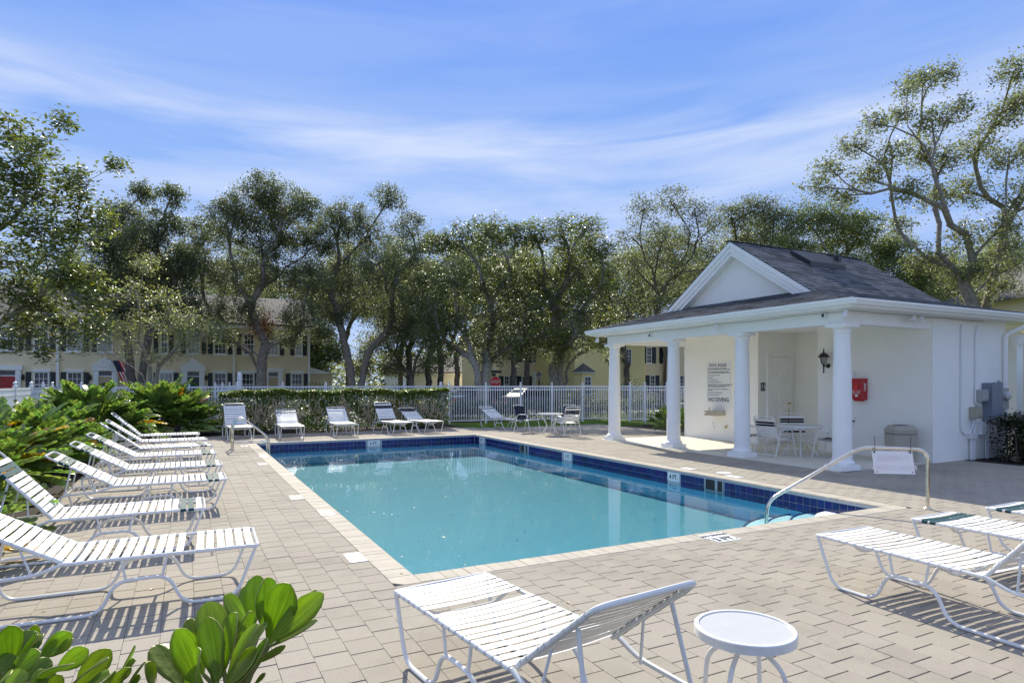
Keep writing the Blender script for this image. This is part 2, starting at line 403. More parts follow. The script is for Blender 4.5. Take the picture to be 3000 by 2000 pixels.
def paver_template(sx, sy, bev=0.0012, th=0.03):
    hx, hy = sx / 2 - 0.0012, sy / 2 - 0.0046
    v = [(i * (hx - bev), j * (hy - bev), 0) for i, j in ((-1, -1), (1, -1), (1, 1), (-1, 1))]
    v += [(i * hx, j * hy, -bev * 0.7) for i, j in ((-1, -1), (1, -1), (1, 1), (-1, 1))]
    v += [(i * hx, j * hy, -th) for i, j in ((-1, -1), (1, -1), (1, 1), (-1, 1))]
    f = [(0, 1, 2, 3)] + [(4 + i, 4 + (i + 1) % 4, (i + 1) % 4, i) for i in range(4)] + [(8 + i, 8 + (i + 1) % 4, 4 + (i + 1) % 4, 4 + i) for i in range(4)]
    return np.array(v), np.array(f)
pm = {}
for p in near:
    key = round(p[2], 3)
    if key not in pm: tv, tf = paver_template(PWX, p[2]); pm[key] = np_mesh('paver', tv, tf, 'paver')
    o = put('paver', pm[key], deck_base, (p[0], p[1], random.uniform(-0.0018, 0.0012)))
    o.rotation_euler = (random.gauss(0, 0.0012), random.gauss(0, 0.0012), random.gauss(0, 0.003))
rest = [p for p in pav if p not in ns]
tv, tf = paver_template(PWX, PWY); n = len(rest)
P_ = np.array(rest)
V = np.repeat(tv[None], n, 0); V[:, :, 1] *= (P_[:, 2] / PWY)[:, None]
V[:, :, 0] += P_[:, 0:1]; V[:, :, 1] += P_[:, 1:2]
V[:, :, 2] += rng.uniform(-0.002, 0.0012, (n, 1)) + (tv[None, :, 0] * rng.normal(0, 0.0012, (n, 1))) + (tv[None, :, 1] * rng.normal(0, 0.0012, (n, 1)))
Q = (tf[None] + (np.arange(n) * 12)[:, None, None]).reshape(-1, 4)
tag(put('distant_pavers', np_mesh('distant_pavers', V.reshape(-1, 3), Q, 'paver'), deck_base), kind='stuff')

# ------------------------------------------------------------------ pool
WL = -0.235
pool = tag(put('swimming_pool', None), kind='structure')
sh = MB()
zn, zf = -0.62, -0.64
x0, x1, y0, y1 = PX0 + 0.02, PX1 - 0.02, PY0 + 0.02, PY1 - 0.02
sh.add([(x0, y0, zn), (x1, y0, zn), (x1, y1, zf), (x0, y1, zf)], [(0, 1, 2, 3)])
for a, b in (((x0, y0), (x1, y0)), ((x1, y0), (x1, y1)), ((x1, y1), (x0, y1)), ((x0, y1), (x0, y0))):
    za = zn if a[1] == y0 else zf; zb = zn if b[1] == y0 else zf
    sh.add([(*a, za), (*b, zb), (*b, -0.305), (*a, -0.305)], [(0, 1, 2, 3)])
sh.mi = [0] + [1] * (len(sh.f) - 1); sh.build('basin', ['plaster', 'poolwall_lit'], pool)
gb = MB()   # tile backing
for a, b in (((x0, y0), (x1, y0)), ((x1, y0), (x1, y1)), ((x1, y1), (x0, y1)), ((x0, y1), (x0, y0))):
    gb.add([(*a, -0.31), (*b, -0.31), (*b, -0.03), (*a, -0.03)], [(0, 1, 2, 3)])
gb.build('tile_bed', 'grout', pool)
TP = 0.124
tb = MB(); hx = (TP - 0.005) / 2
tb.add([(-hx, 0, -hx), (hx, 0, -hx), (hx, 0, hx), (-hx, 0, hx), (-hx + .004, -.006, -hx + .004), (hx - .004, -.006, -hx + .004), (hx - .004, -.006, hx - .004), (-hx + .004, -.006, hx - .004)],
       [(4, 5, 6, 7), (0, 1, 5, 4), (1, 2, 6, 5), (2, 3, 7, 6), (3, 0, 4, 7)])
tile_me = tb.mesh('tile', 'tile')
marks_r = [(9.436, 9.776), (13.3, 13.64), (18.45, 18.79)]; skims = [(8.33, 8.74), (15.55, 15.98)]
def blocked(y): return any(a - 0.06 < y < b + 0.06 for a, b in marks_r + skims)
ft_far = (4.985, 5.355)
late = MB(); cnt = 0
def put_tile(x, y, z, face):
    global cnt
    if cnt < 296:
        o = put('tile', tile_me, pool, (x, y, z), 0 if face == 'far' else -math.pi / 2); cnt += 1
    else:
        m = Matrix.Translation((x, y, z)) @ Matrix.Rotation(0 if face == 'far' else (-math.pi / 2 if face == 'right' else (math.pi / 2 if face == 'left' else math.pi)), 4, 'Z')
        late.add([m @ v.co for v in tile_me.vertices], [tuple(p.vertices) for p in tile_me.polygons])
for row in (0, 1):
    z = -0.126 - TP * row
    y = PY0 + 0.09
    while y < PY1 - 0.05:
        if not blocked(y): put_tile(x1 - 0.001, y, z, 'right')
        y += TP
    x = PX0 + 0.08
    while x < PX1 - 0.05:
        if not (ft_far[0] - 0.06 < x < ft_far[1] + 0.06): put_tile(x, y1 - 0.001, z, 'far')
        x += TP
    y = PY0 + 0.09
    while y < PY1 - 0.05: put_tile(x0 + 0.001, y, z, 'left'); y += TP
    x = PX0 + 0.08
    while x < PX1 - 0.05: put_tile(x, y0 + 0.001, z, 'near'); x += TP
tag(late.build('distant_tiles', 'tile', pool), kind='stuff')
# depth markers set in the tile band
def wall_mark(s, face, lo, hi):
    b = MB(); mid = (lo + hi) / 2
    if face == 'right':
        b.b2((x1 - 0.011, lo, -0.232), (x1, hi, -0.06)); o = b.build('depth_tile', 'marker', pool)
        text('lettering', s, 0.125, (x1 - 0.0125, mid, -0.150), (0, -1, 0), (0, 0, 1), 'ink', o, squash=0.92)
    else:
        b.b2((lo, y1 - 0.011, -0.232), (hi, y1, -0.06)); o = b.build('depth_tile', 'marker', pool)
        text('lettering', s, 0.125, (mid, y1 - 0.0125, -0.150), (1, 0, 0), (0, 0, 1), 'ink', o, squash=0.92)
for s, (a, b) in zip(('4 FT.', '5 FT.', '6 FT.'), marks_r): wall_mark(s, 'right', a, b)
wall_mark('6 FT.', 'far', *ft_far)
for a, b in skims:                                       # skimmer mouths: a flat dark plate stands for the shade inside
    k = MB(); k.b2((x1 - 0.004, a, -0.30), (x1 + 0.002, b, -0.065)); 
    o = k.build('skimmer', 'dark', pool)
    k = MB(); k.b2((x1 - 0.016, a - 0.02, -0.30), (x1 - 0.002, a, -0.05)); k.b2((x1 - 0.016, b, -0.30), (x1 - 0.002, b + 0.02, -0.05)); k.b2((x1 - 0.016, a, -0.30), (x1 - 0.002, b, -0.245))
    k.b2((x1 - 0.012, a + 0.12, -0.24), (x1 - 0.005, a + 0.18, -0.06))
    k.build('skimmer_frame', 'grout', o)
# coping bricks
def coping_brick(w_, bull):
    b = MB(); L = CW
    prof = [(-0.0, 0.0), (-L + 0.02, 0.0)] if not bull else [(0, 0)]
    # section: outer edge at u=-L ... nose at u=+0.015
    sec = [(-L + 0.004, -0.055), (-L + 0.004, -0.004), (-L + 0.009, 0.001)]
    for q in range(5):
        a = math.pi / 2 - q * math.pi / 4; sec.append((-0.012 + 0.027 * math.cos(a), -0.026 + 0.027 * math.sin(a)))
    k = len(sec); hw = w_ / 2 - 0.0022
    vs = [(u, -hw, z) for u, z in sec] + [(u, hw, z) for u, z in sec]
    b.add(vs, [tuple(range(k)), tuple(range(k, 2 * k))] + [(i, (i + 1) % k, k + (i + 1) % k, k + i) for i in range(k)])
    return b.mesh('coping_brick', 'coping')
CB = 0.1165; cbm = coping_brick(CB, True)
cop = []
y = PY0 + CB / 2
while y < PY1: cop.append((PX0, y, 0.0)); cop.append((PX1, y, math.pi)); y += CB
x = PX0 + CB / 2
while x < PX1: cop.append((x, PY0, math.pi / 2)); cop.append((x, PY1, -math.pi / 2)); x += CB
cop.sort(key=lambda p: p[0] * ST + p[1] * CT)
far_c = MB()
for i, (x, y, a) in enumerate(cop):
    if i < 290: put('coping_brick', cbm, pool, (x, y, random.uniform(-.0015, .0015)), a)
    else:
        m = Matrix.Translation((x, y, random.uniform(-.0015, .0015))) @ Matrix.Rotation(a, 4, 'Z')
        far_c.add([m @ v.co for v in cbm.vertices], [tuple(p.vertices) for p in cbm.polygons])
tag(far_c.build('distant_coping_bricks', 'coping', pool), kind='stuff')
for x, y in ((PX0, PY0), (PX1, PY0), (PX0, PY1), (PX1, PY1)):  # corner stones
    b = MB(); sx_ = -1 if x == PX0 else 1; sy_ = -1 if y == PY0 else 1
    b.prism([(x, y, 0), (x + sx_ * (CW - .004), y, 0), (x + sx_ * (CW - .004), y + sy_ * (CW - .09), 0), (x + sx_ * (CW - .09), y + sy_ * (CW - .004), 0), (x, y + sy_ * (CW - .004), 0)], (0, 0, -0.055), (0, 0, 0.0005))
    b.build('corner_stone', 'coping', pool)
# curved corner steps
for i, (r, z) in enumerate(((0.83, -0.212), (1.15, -0.30), (1.48, -0.385), (1.80, -0.47))):
    b = MB(); pts = [(x1, y0, z)]
    for q in range(25):
        a = math.pi / 2 + q / 24 * math.pi / 2; pts.append((x1 + r * math.cos(a), y0 + r * math.sin(a), z))
    b.prism(pts, (0, 0, -0.7), (0, 0, 0))
    st = b.build('corner_step', 'stepw' if i == 0 else 'step', pool)
    if i:
        e = MB(); e.tube([Vector(p) + Vector((0, 0, 0.004)) for p in pts[1:]], 0.014, 5); e.build('step_edge', 'tile', st)
# water
bm = bmesh.new(); bmesh.ops.create_grid(bm, x_segments=1, y_segments=1, size=0.5)
me = bpy.data.meshes.new('water'); bm.to_mesh(me); bm.free()
me.transform(Matrix.Diagonal((x1 - x0 - 0.016, y1 - y0 - 0.016, 1, 1)))
wm = bpy.data.materials.new('water'); wm.use_nodes = True; t = wm.node_tree; t.nodes.clear()
geo = N(t, 'ShaderNodeNewGeometry')
mp = N(t, 'ShaderNodeMapping'); t.links.new(geo.outputs['Position'], mp.inputs[0]); mp.inputs['Scale'].default_value = (1.0, 1.0, 1.0)
n1 = N(t, 'ShaderNodeTexNoise'); t.links.new(mp.outputs[0], n1.inputs['Vector']); n1.inputs['Scale'].default_value = 2.4; n1.inputs['Detail'].default_value = 3
bp = N(t, 'ShaderNodeBump'); bp.inputs['Strength'].default_value = 0.10; bp.inputs['Distance'].default_value = 0.022
t.links.new(n1.outputs[0], bp.inputs['Height'])
dt = N(t, 'ShaderNodeVectorMath'); dt.operation = 'DOT_PRODUCT'; t.links.new(bp.outputs[0], dt.inputs[0]); t.links.new(geo.outputs['Incoming'], dt.inputs[1])
fres = MA(t, 'ADD', 0.02, MA(t, 'MULTIPLY', 0.98, MA(t, 'POWER', MA(t, 'SUBTRACT', 1.0, MA(t, 'ABSOLUTE', dt.outputs['Value']), True), 5.0)), True)
tr = N(t, 'ShaderNodeBsdfTransparent'); tr.inputs[0].default_value = (0.84, 0.97, 0.985, 1)
gl = N(t, 'ShaderNodeBsdfGlossy'); gl.inputs['Roughness'].default_value = 0.02; t.links.new(bp.outputs[0], gl.inputs['Normal'])
mx = N(t, 'ShaderNodeMixShader'); t.links.new(fres, mx.inputs[0]); t.links.new(tr.outputs[0], mx.inputs[1]); t.links.new(gl.outputs[0], mx.inputs[2])
o_ = N(t, 'ShaderNodeOutputMaterial'); t.links.new(mx.outputs[0], o_.inputs[0])
me.materials.append(wm)
tag(put('water', me, None, ((x0 + x1) / 2, (y0 + y1) / 2, WL)), kind='structure')
# leaf bits floating on the water
n = 260
c = np.stack([rng.uniform(x0 + .1, x1 - .1, n), rng.uniform(y0 + .1, y1 - .1, n) ** 1.0, np.full(n, WL + 0.004)], 1)
v, q = leaf_cards(c, rng.choice([0.03, 0.045, 0.075], n, p=[.5, .35, .15]), up=14, aspect=0.4, fold=0.05)
M['floatleaf'] = mat('floating_leaf', (0.10, 0.085, 0.035), 0.35, isl=0.9)
tag(put('floating_leaves', np_mesh('floating_leaves', v, q, 'floatleaf')), kind='stuff')
n = 420
c = np.stack([rng.uniform(-1.6, 9.5, n), rng.uniform(2, 24, n), np.full(n, 0.006)], 1)
c = c[~((c[:, 0] > PX0 - .02) & (c[:, 0] < PX1 + .02) & (c[:, 1] > PY0) & (c[:, 1] < PY1))]
v, q = leaf_cards(c, rng.choice([0.012, 0.022, 0.04], len(c)), up=8, aspect=0.5, fold=0.3)
tag(put('fallen_leaves', np_mesh('fallen_leaves', v, q, 'autumn')), kind='stuff')
# depth markers and lids laid on the deck
def deck_mark(label, rows, cx_, cy_, w_, h_, right, up, size, ink, z=0.0045):
    r = Vector((*right, 0)); u = Vector((*up, 0))
    b = MB(); c = Vector((cx_, cy_, 0)); a = [c - r * w_ / 2 - u * h_ / 2, c + r * w_ / 2 - u * h_ / 2, c + r * w_ / 2 + u * h_ / 2, c - r * w_ / 2 + u * h_ / 2]
    b.prism(a, (0, 0, 0.0), (0, 0, z))
    o = tag(b.build('depth_marker', 'marker'), label, 'depth marker', 'depth markers laid in the deck')
    for i, s in enumerate(rows):
        text('lettering', s, size, c + u * ((len(rows) - 1) / 2 - i) * size * 1.05 + Vector((0, 0, z + 0.003)), r, u, ink, o, squash=0.95)
L_R, L_U = (0, -1), (1, 0)
deck_mark('white 3 FT depth marker in the left pavers beside the near pool corner', ['3 FT.'], 1.487, 6.19, 0.335, 0.163, L_R, L_U, 0.15, 'ink')
deck_mark('faded white NO DIVING plate on the left coping between 3 FT and 4 FT', ['NO', 'DIVING'], 1.657, 8.47, 0.34, 0.165, L_R, L_U, 0.07, 'ink', 0.006)
deck_mark('white 4 FT depth marker in the left pavers beyond the faded plate', ['4 FT.'], 1.487, 9.85, 0.335, 0.163, L_R, L_U, 0.15, 'ink')
deck_mark('white 5 FT depth marker in the left pavers in front of the grab rail', ['5 FT.'], 1.475, 14.22, 0.335, 0.163, L_R, L_U, 0.15, 'ink')
deck_mark('blank white plate on the left coping just in front of the grab rail', [], 1.65, 15.66, 0.34, 0.16, L_R, L_U, 0.07, 'ink', 0.006)
deck_mark('white 6 FT depth marker in the pavers behind the grab rail', ['6 FT.'], 1.46, 18.53, 0.335, 0.163, L_R, L_U, 0.15, 'ink')
deck_mark('white NO DIVING plate on the near coping beside 3 FT', ['NO DIVING'], 5.24, 5.235, 0.36, 0.15, (1, 0), (0, 1), 0.075, 'ink', 0.006)
deck_mark('white 3 FT depth marker in the front pavers under NO DIVING', ['3 FT.'], 5.235, 5.065, 0.335, 0.16, (1, 0), (0, 1), 0.15, 'ink')
deck_mark('faint white plate on the right deck beside the 4 FT wall tile', [], 8.89, 9.58, 0.34, 0.16, (0, 1), (-1, 0), 0.1, 'ink')
deck_mark('faint white plate on the right deck in front of the skimmer lid', [], 8.88, 8.38, 0.34, 0.16, (0, 1), (-1, 0), 0.1, 'ink')
b = MB(); b.lathe([(0.14, 0), (0.14, 0.006), (0.12, 0.009)], 24); tag(b.build('skimmer_lid', 'pvc', None, False, (9.06, 8.80, 0)), 'round white skimmer lid in the deck beside the right pool edge', 'lid')

# ------------------------------------------------------------------ pool rails
RT = 0.024
g = thing('grab_rail', 'pair of steel grab rails over the far left pool edge', 'pool rail', (1.104, 17.30, 0))
for dy in (0.0, 0.48):
    b = MB(); b.tube(bend([(0, dy, -0.02), (0, dy, 0.62), (0.10, dy, 0.80), (0.26, dy, 0.80), (0.84, dy, 0.30), (0.88, dy, -0.60)], 0.14, 6), RT, 10)
    r_ = b.build('rail', 'steel', g, True)
    b = MB(); b.tube([(0.0, dy, 0.19), (0.87, dy, 0.19)], RT * 0.8, 8); b.build('cross_bar', 'steel', r_, True)
    b = MB(); b.lathe([(0.05, 0), (0.05, 0.012), (0.03, 0.03)], 16, (0, dy, 0)); b.build('base_flange', 'steel', r_, True)
HA, HB = Vector((8.911, 5.023, 0)), Vector((7.3, 6.2, 0))
def hp(k, z): p = HA + (HB - HA) * k; return (p.x - HA.x, p.y - HA.y, z)
g = thing('handrail', 'bent steel handrail over the corner steps with a white sign tied on', 'handrail', HA)
b = MB(); b.tube(bend([hp(0, -0.02), hp(0, 0.80), hp(0.42, 0.825), hp(1.03, 0.055), hp(1.045, -0.42)], 0.15, 7), RT, 12); b.build('rail', 'steel', g, True)
b = MB(); b.lathe([(0.05, 0), (0.05, 0.012), (0.03, 0.03)], 16); b.build('base_flange', 'steel', g, True)
# hanging sign, seen from its back
u = (HB - HA).normalized(); nrm = Vector((-u.y, u.x, 0))
if nrm.y > 0: nrm = -nrm
a0 = HA + (HB - HA) * 0.352; a1 = HA + (HB - HA) * 0.098
top = 0.775; hgt = 0.305; tilt = nrm * 0.035
sg = thing('hanging_sign', 'thin white plastic sign tied to the bent handrail with mirrored faded lettering', 'sign', (a0 + a1) / 2)
sg_o = (a0 + a1) / 2
b = MB(); q = [a0 - sg_o + Vector((0, 0, top)), a1 - sg_o + Vector((0, 0, top)), a1 - sg_o + Vector((0, 0, top - hgt)) + tilt + (a1 - a0) * 0.05, a0 - sg_o + Vector((0, 0, top - hgt)) + tilt + (a1 - a0) * 0.05]
b.prism(q, nrm * -0.002, nrm * 0.002); M['signw'] = mat('sign_white', (0.78, 0.78, 0.82), 0.5)
b.build('panel', 'signw', sg)
rgt = (a1 - a0).normalized(); upv = (q[0] - q[3]).normalized()
mid = (q[0] + q[1] + q[2] + q[3]) / 4 + sg_o + nrm * 0.010
text('lettering', 'DANGER', 0.105, mid + upv * 0.055, rgt, upv, 'pink_ink', sg, mirror=True, ext=0.0004)
text('lettering', 'POOL CLOSED', 0.085, mid - upv * 0.075, rgt, upv, 'pink_ink', sg, mirror=True, ext=0.0004)
for p in (a0 + (a1 - a0) * 0.06, a0 + (a1 - a0) * 0.95):
    b = MB(); p = p - sg_o
    b.tube([p + Vector((0, 0, top - 0.02)) + nrm * 0.012, p + Vector((0, 0, top + 0.06)) + nrm * 0.03, p + Vector((-.005, 0, top + 0.20)) + nrm * 0.012], 0.0035, 5)
    b.tube([p + Vector((0, 0, 0.80)) + Vector((0.034 * math.cos(t), 0.0, 0.034 * math.sin(t))) for t in np.linspace(0, 2 * math.pi, 13)[:-1]], 0.003, 4, closed=True)
    b.box(p + Vector((0, 0, top - 0.02)) + nrm * 0.006, (0.016, 0.016, 0.016)); b.build('cable_tie', 'dark', sg)
for p in (q[2] - rgt * 0.03 + upv * 0.025, q[3] + rgt * 0.03 + upv * 0.025):
    b = MB(); b.box(p, (0.014, 0.008, 0.014), math.atan2(u.y, u.x)); b.build('eyelet', 'dark', sg)

# ------------------------------------------------------------------ loungers
LW, LZ, LR = 0.655, 0.40, 0.0135
def lounge_meshes():
    hw = LW / 2
    fr = MB()
    for s_ in (-1, 1):
        y = s_ * hw
        path = [(1.30, y, LZ), (1.44, y, LZ - 0.055), (1.86, y, LZ - 0.075), (1.78, y, LR), (1.06, y, LR), (0.97, y, 0.235), (0.62, y, 0.245), (0.52, y, LR), (0.15, y, LR), (0.0, y, LZ)]
        foot = [(0.0, y, LZ), (1.30, y, LZ)]
        fr.tube(bend(path, 0.10, 5), LR, 8)
        fr.tube(foot, LR, 8)
        for xx, xt in ((0.66, 0.63), (0.90, 0.93)): fr.tube([(xx, y, 0.245), (xt, y, LZ)], 0.010, 6)
    fr.tube(bend([(0.03, -hw, LZ), (-0.012, -hw, LZ), (-0.012, hw, LZ), (0.03, hw, LZ)], 0.05, 4), LR, 8)
    fm = fr.mesh('frame', 'alu', True)
    cb = MB(); cb.tube(bend([(0, -hw, LZ), (0, -hw + 0.12, LZ - 0.075), (0, hw - 0.12, LZ - 0.075), (0, hw, LZ)], 0.09, 4), 0.0125, 8); cm = cb.mesh('cross_brace', 'alu', True)
    bw = hw - 0.032
    bf = MB(); bf.tube(bend([(0, -bw, 0), (BL, -bw, 0), (BL, bw, 0), (0, bw, 0)], 0.075, 5), LR, 8); bm_ = bf.mesh('back_frame', 'alu', True)
    def strap(w2, m):
        b = MB(); r = LR + 0.0025; prof = []
        for k in range(6):
            a = -math.pi * 0.5 - k / 5 * math.pi
            prof.append((-w2 + r * math.cos(a), r * math.sin(a)))
        prof += [(-w2 * 0.5, r - 0.006), (0, r - 0.009), (w2 * 0.5, r - 0.006)]
        for k in range(6):
            a = math.pi * 0.5 - k / 5 * math.pi
            prof.append((w2 + r * math.cos(a), r * math.sin(a)))
        n = len(prof); hwid = 0.0255
        b.add([(i * hwid, y, z) for y, z in prof for i in (-1, 1)], [(2 * i, 2 * i + 1, 2 * i + 3, 2 * i + 2) for i in range(n - 1)])
        return b.mesh('strap', m, True)
    st = {('s', m): strap(hw, m) for m in ('strap', 'teal', 'navy')}
    st.update({('b', m): strap(bw, m) for m in ('strap', 'teal', 'navy')})
    return fm, cm, bm_, st, bw
BL = 0.82
FRM, CRM, BFM, STM, BW = lounge_meshes()
NS, NB = 18, 11
def lounger(label, group, x, y, dirx, diry, ang, teal_seat=(), teal_back=(), skip=(), dark='teal', skip_back=(), bk=1.0):
    rz = math.atan2(diry, dirx)
    t = thing('sun_lounger', label, 'sun lounger', (x, y, 0), rz, group)
    put('frame', FRM, t)
    for xx in (0.32, 1.02): put('cross_brace', CRM, t, (xx, 0, 0))
    a = R(ang)
    bfo = put('back_frame', BFM, t, (1.285, 0, LZ + 0.004)); bfo.rotation_euler = (0, -a, 0); bfo.scale = (bk, 1, 1)
    # prop bars between the back and the rear rails
    pb = MB(); k = 0.52
    bx, bz = 1.285 + k * math.cos(a), LZ + k * math.sin(a)
    fx = min(1.80, bx + 0.10 + 0.12 * (ang < 35)) 
    for s_ in (-1, 1):
        pb.tube([(bx, s_ * (BW - 0.02), bz - 0.012), (fx, s_ * (BW + 0.01), LZ - 0.085)], 0.0105, 6)
        pb.tube([(1.30 + 0.28 * math.cos(a), s_ * (BW - 0.02), LZ + 0.28 * math.sin(a) - 0.012), (1.47, s_ * (BW + 0.012), LZ - 0.065)], 0.008, 5)
    pb.tube([(fx, -BW - 0.03, LZ - 0.085), (fx, BW + 0.03, LZ - 0.085)], 0.0105, 6)
    pb.build('back_support', 'alu', t, True)
    for i in range(NS):
        if i in skip: continue
        m = dark if i in teal_seat else 'strap'
        o = put('strap', STM[('s', m)], t, (0.045 + i * 0.0715 + random.uniform(-.004, .004), 0, LZ)); o.rotation_euler = (random.gauss(0, .0), random.gauss(0, .05), random.gauss(0, .006))
        if m != 'strap': o['label'] = 'dark green strap' if m == 'teal' else 'navy blue strap'
    for i in range(NB):
        if i in skip_back: continue
        m = dark if i in teal_back else 'strap'
        u_ = (0.70 - i * 0.0655 + random.uniform(-.003, .003)) * bk
        o = put('strap', STM[('b', m)], t, (1.285 + u_ * math.cos(a), 0, LZ + 0.004 + u_ * math.sin(a))); o.rotation_euler = (0, -a + random.gauss(0, .04), random.gauss(0, .005))
        if m != 'strap': o['label'] = 'dark green strap' if m == 'teal' else 'navy blue strap'
    return t
GL = 'sun loungers in a row along the left edge of the deck'
lounger('all white lounger nearest the camera in the left row behind the broad leaves', GL, 0.53, 5.79, -1, 0.03, 29, skip=(6,))
lounger('lounger second from the camera in the left row with green bands pushed back', GL, 0.19, 7.63, -1, 0.01, 49, (1, 2), (1, 2))
lounger('third lounger from the camera in the left row with green bands on both ends', GL, 0.51, 9.69, -1, 0, 30, (1, 2), (1, 2))
lounger('fourth lounger from the camera in the left row with green bands at head and foot', GL, 0.54, 11.33, -1, 0, 30, (1, 2), (1, 2))
lounger('fifth lounger from the camera in the left row with green bands at head and foot', GL, 0.53, 13.21, -1, 0, 30, (1, 2), (1, 2))
lounger('sixth lounger from the camera turned slightly with green head bands against the shrubs', GL, 0.49, 14.92, -0.985, -0.12, 38, (1, 2), (1, 2))
lounger('all white lounger second from the far end of the left row', GL, 0.46, 16.42, -1, -0.02, 36)
lounger('all white lounger at the far end of the left row by the palm clump', GL, 0.35, 18.22, -1, 0, 43)
GB = 'sun loungers lined up in front of the clipped hedge'
lounger('all white lounger with steep back beside the grab rail before the hedge', GB, 1.53, 20.10, -0.06, 1, 51)
lounger('low lounger with one blue head band second from left before the hedge', GB, 2.90, 19.80, 0.03, 1, 31, (), (1,), dark='navy')
lounger('all white lounger with half raised back in the middle of the hedge row', GB, 4.56, 19.93, 0.01, 1, 35)
lounger('steep backed lounger with broad navy head band in the hedge row', GB, 6.42, 20.08, -0.13, 1, 48, (), (1, 2), dark='navy', skip_back=(10,))
lounger('low lounger turned at the right end of the hedge with navy head band', GB, 7.52, 20.14, -0.20, 1, 29, (), (0, 1), dark='navy', skip_back=(2,))
lounger('lounger with navy head band under the tree by the far round table', GB, 10.75, 20.12, -0.25, 0.97, 29, (), (1,), dark='navy')
GF = 'sun loungers on the front deck facing the pool'
lounger('all white lounger in the front centre next to the small round table', GF, 1.50, 3.88, 0.115, -0.99, 38, skip=(6,), bk=0.85)
lounger('all white lounger on the right front deck with its whole seat showing', GF, 5.13, 3.60, -0.03, -1, 50, skip=(16,))
lounger('lounger with dark green foot bands behind the right front white one', GF, 6.50, 3.62, 0.01, -1, 40, (1, 2), (1, 2))
lounger('lounger with green foot bands cut by the right picture edge', GF, 7.73, 3.58, 0.0, -1, 40, (1, 2), (1, 2))

# ------------------------------------------------------------------ tables
def round_table(label, x, y, r, h, legs, rim, rz=0.0, group=None, plain=False):
    t = thing('side_table' if h < 0.6 else 'round_table', label, 'table', (x, y, 0), rz, group)
    b = MB(); b.lathe([(r - 0.02, h - rim), (r, h - rim + 0.005), (r, h - 0.004), (r - 0.004, h), (r - 0.022, h), (r - 0.024, h - 0.008), (0.02, h - 0.008)], 44)
    b.build('rim', 'alu', t, True)
    b = MB(); b.lathe([(r - 0.025, h - 0.012), (r - 0.025, h - 0.006), (0.01, h - 0.0055)], 44); b.build('table_top', 'frost' if not plain else 'alu', t)
    for i in range(legs):
        a = 2 * math.pi * i / legs; c, s_ = math.cos(a), math.sin(a); b = MB()
        q = 0.86 * r
        if h < 0.6: pts = [(0.012 * c, 0.012 * s_, h - rim), (q * .92 * c, q * .92 * s_, h * 0.64), (q * 1.04 * c, q * 1.04 * s_, 0)]
        else: pts = [(q * c, q * s_, h - rim), (q * c, q * s_, h - 0.1), (0.12 * c, 0.12 * s_, h * 0.42), (q * 0.8 * c, q * 0.8 * s_, 0.10), (q * 0.85 * c, q * 0.85 * s_, 0)]
        b.tube(bend(pts, 0.07, 4), 0.0125, 8); b.build('leg', 'alu', t, True)
    return t
round_table('small white side table with frosted top in the right foreground', 2.50, 2.29, 0.245, 0.48, 4, 0.05, R(112))
round_table('white round table by the far fence under the trees', 10.74, 18.02, 0.43, 0.70, 4, 0.04, R(20))
round_table('white round table on the porch behind the columns', 12.78, 10.06, 0.50, 0.72, 4, 0.04, R(40))

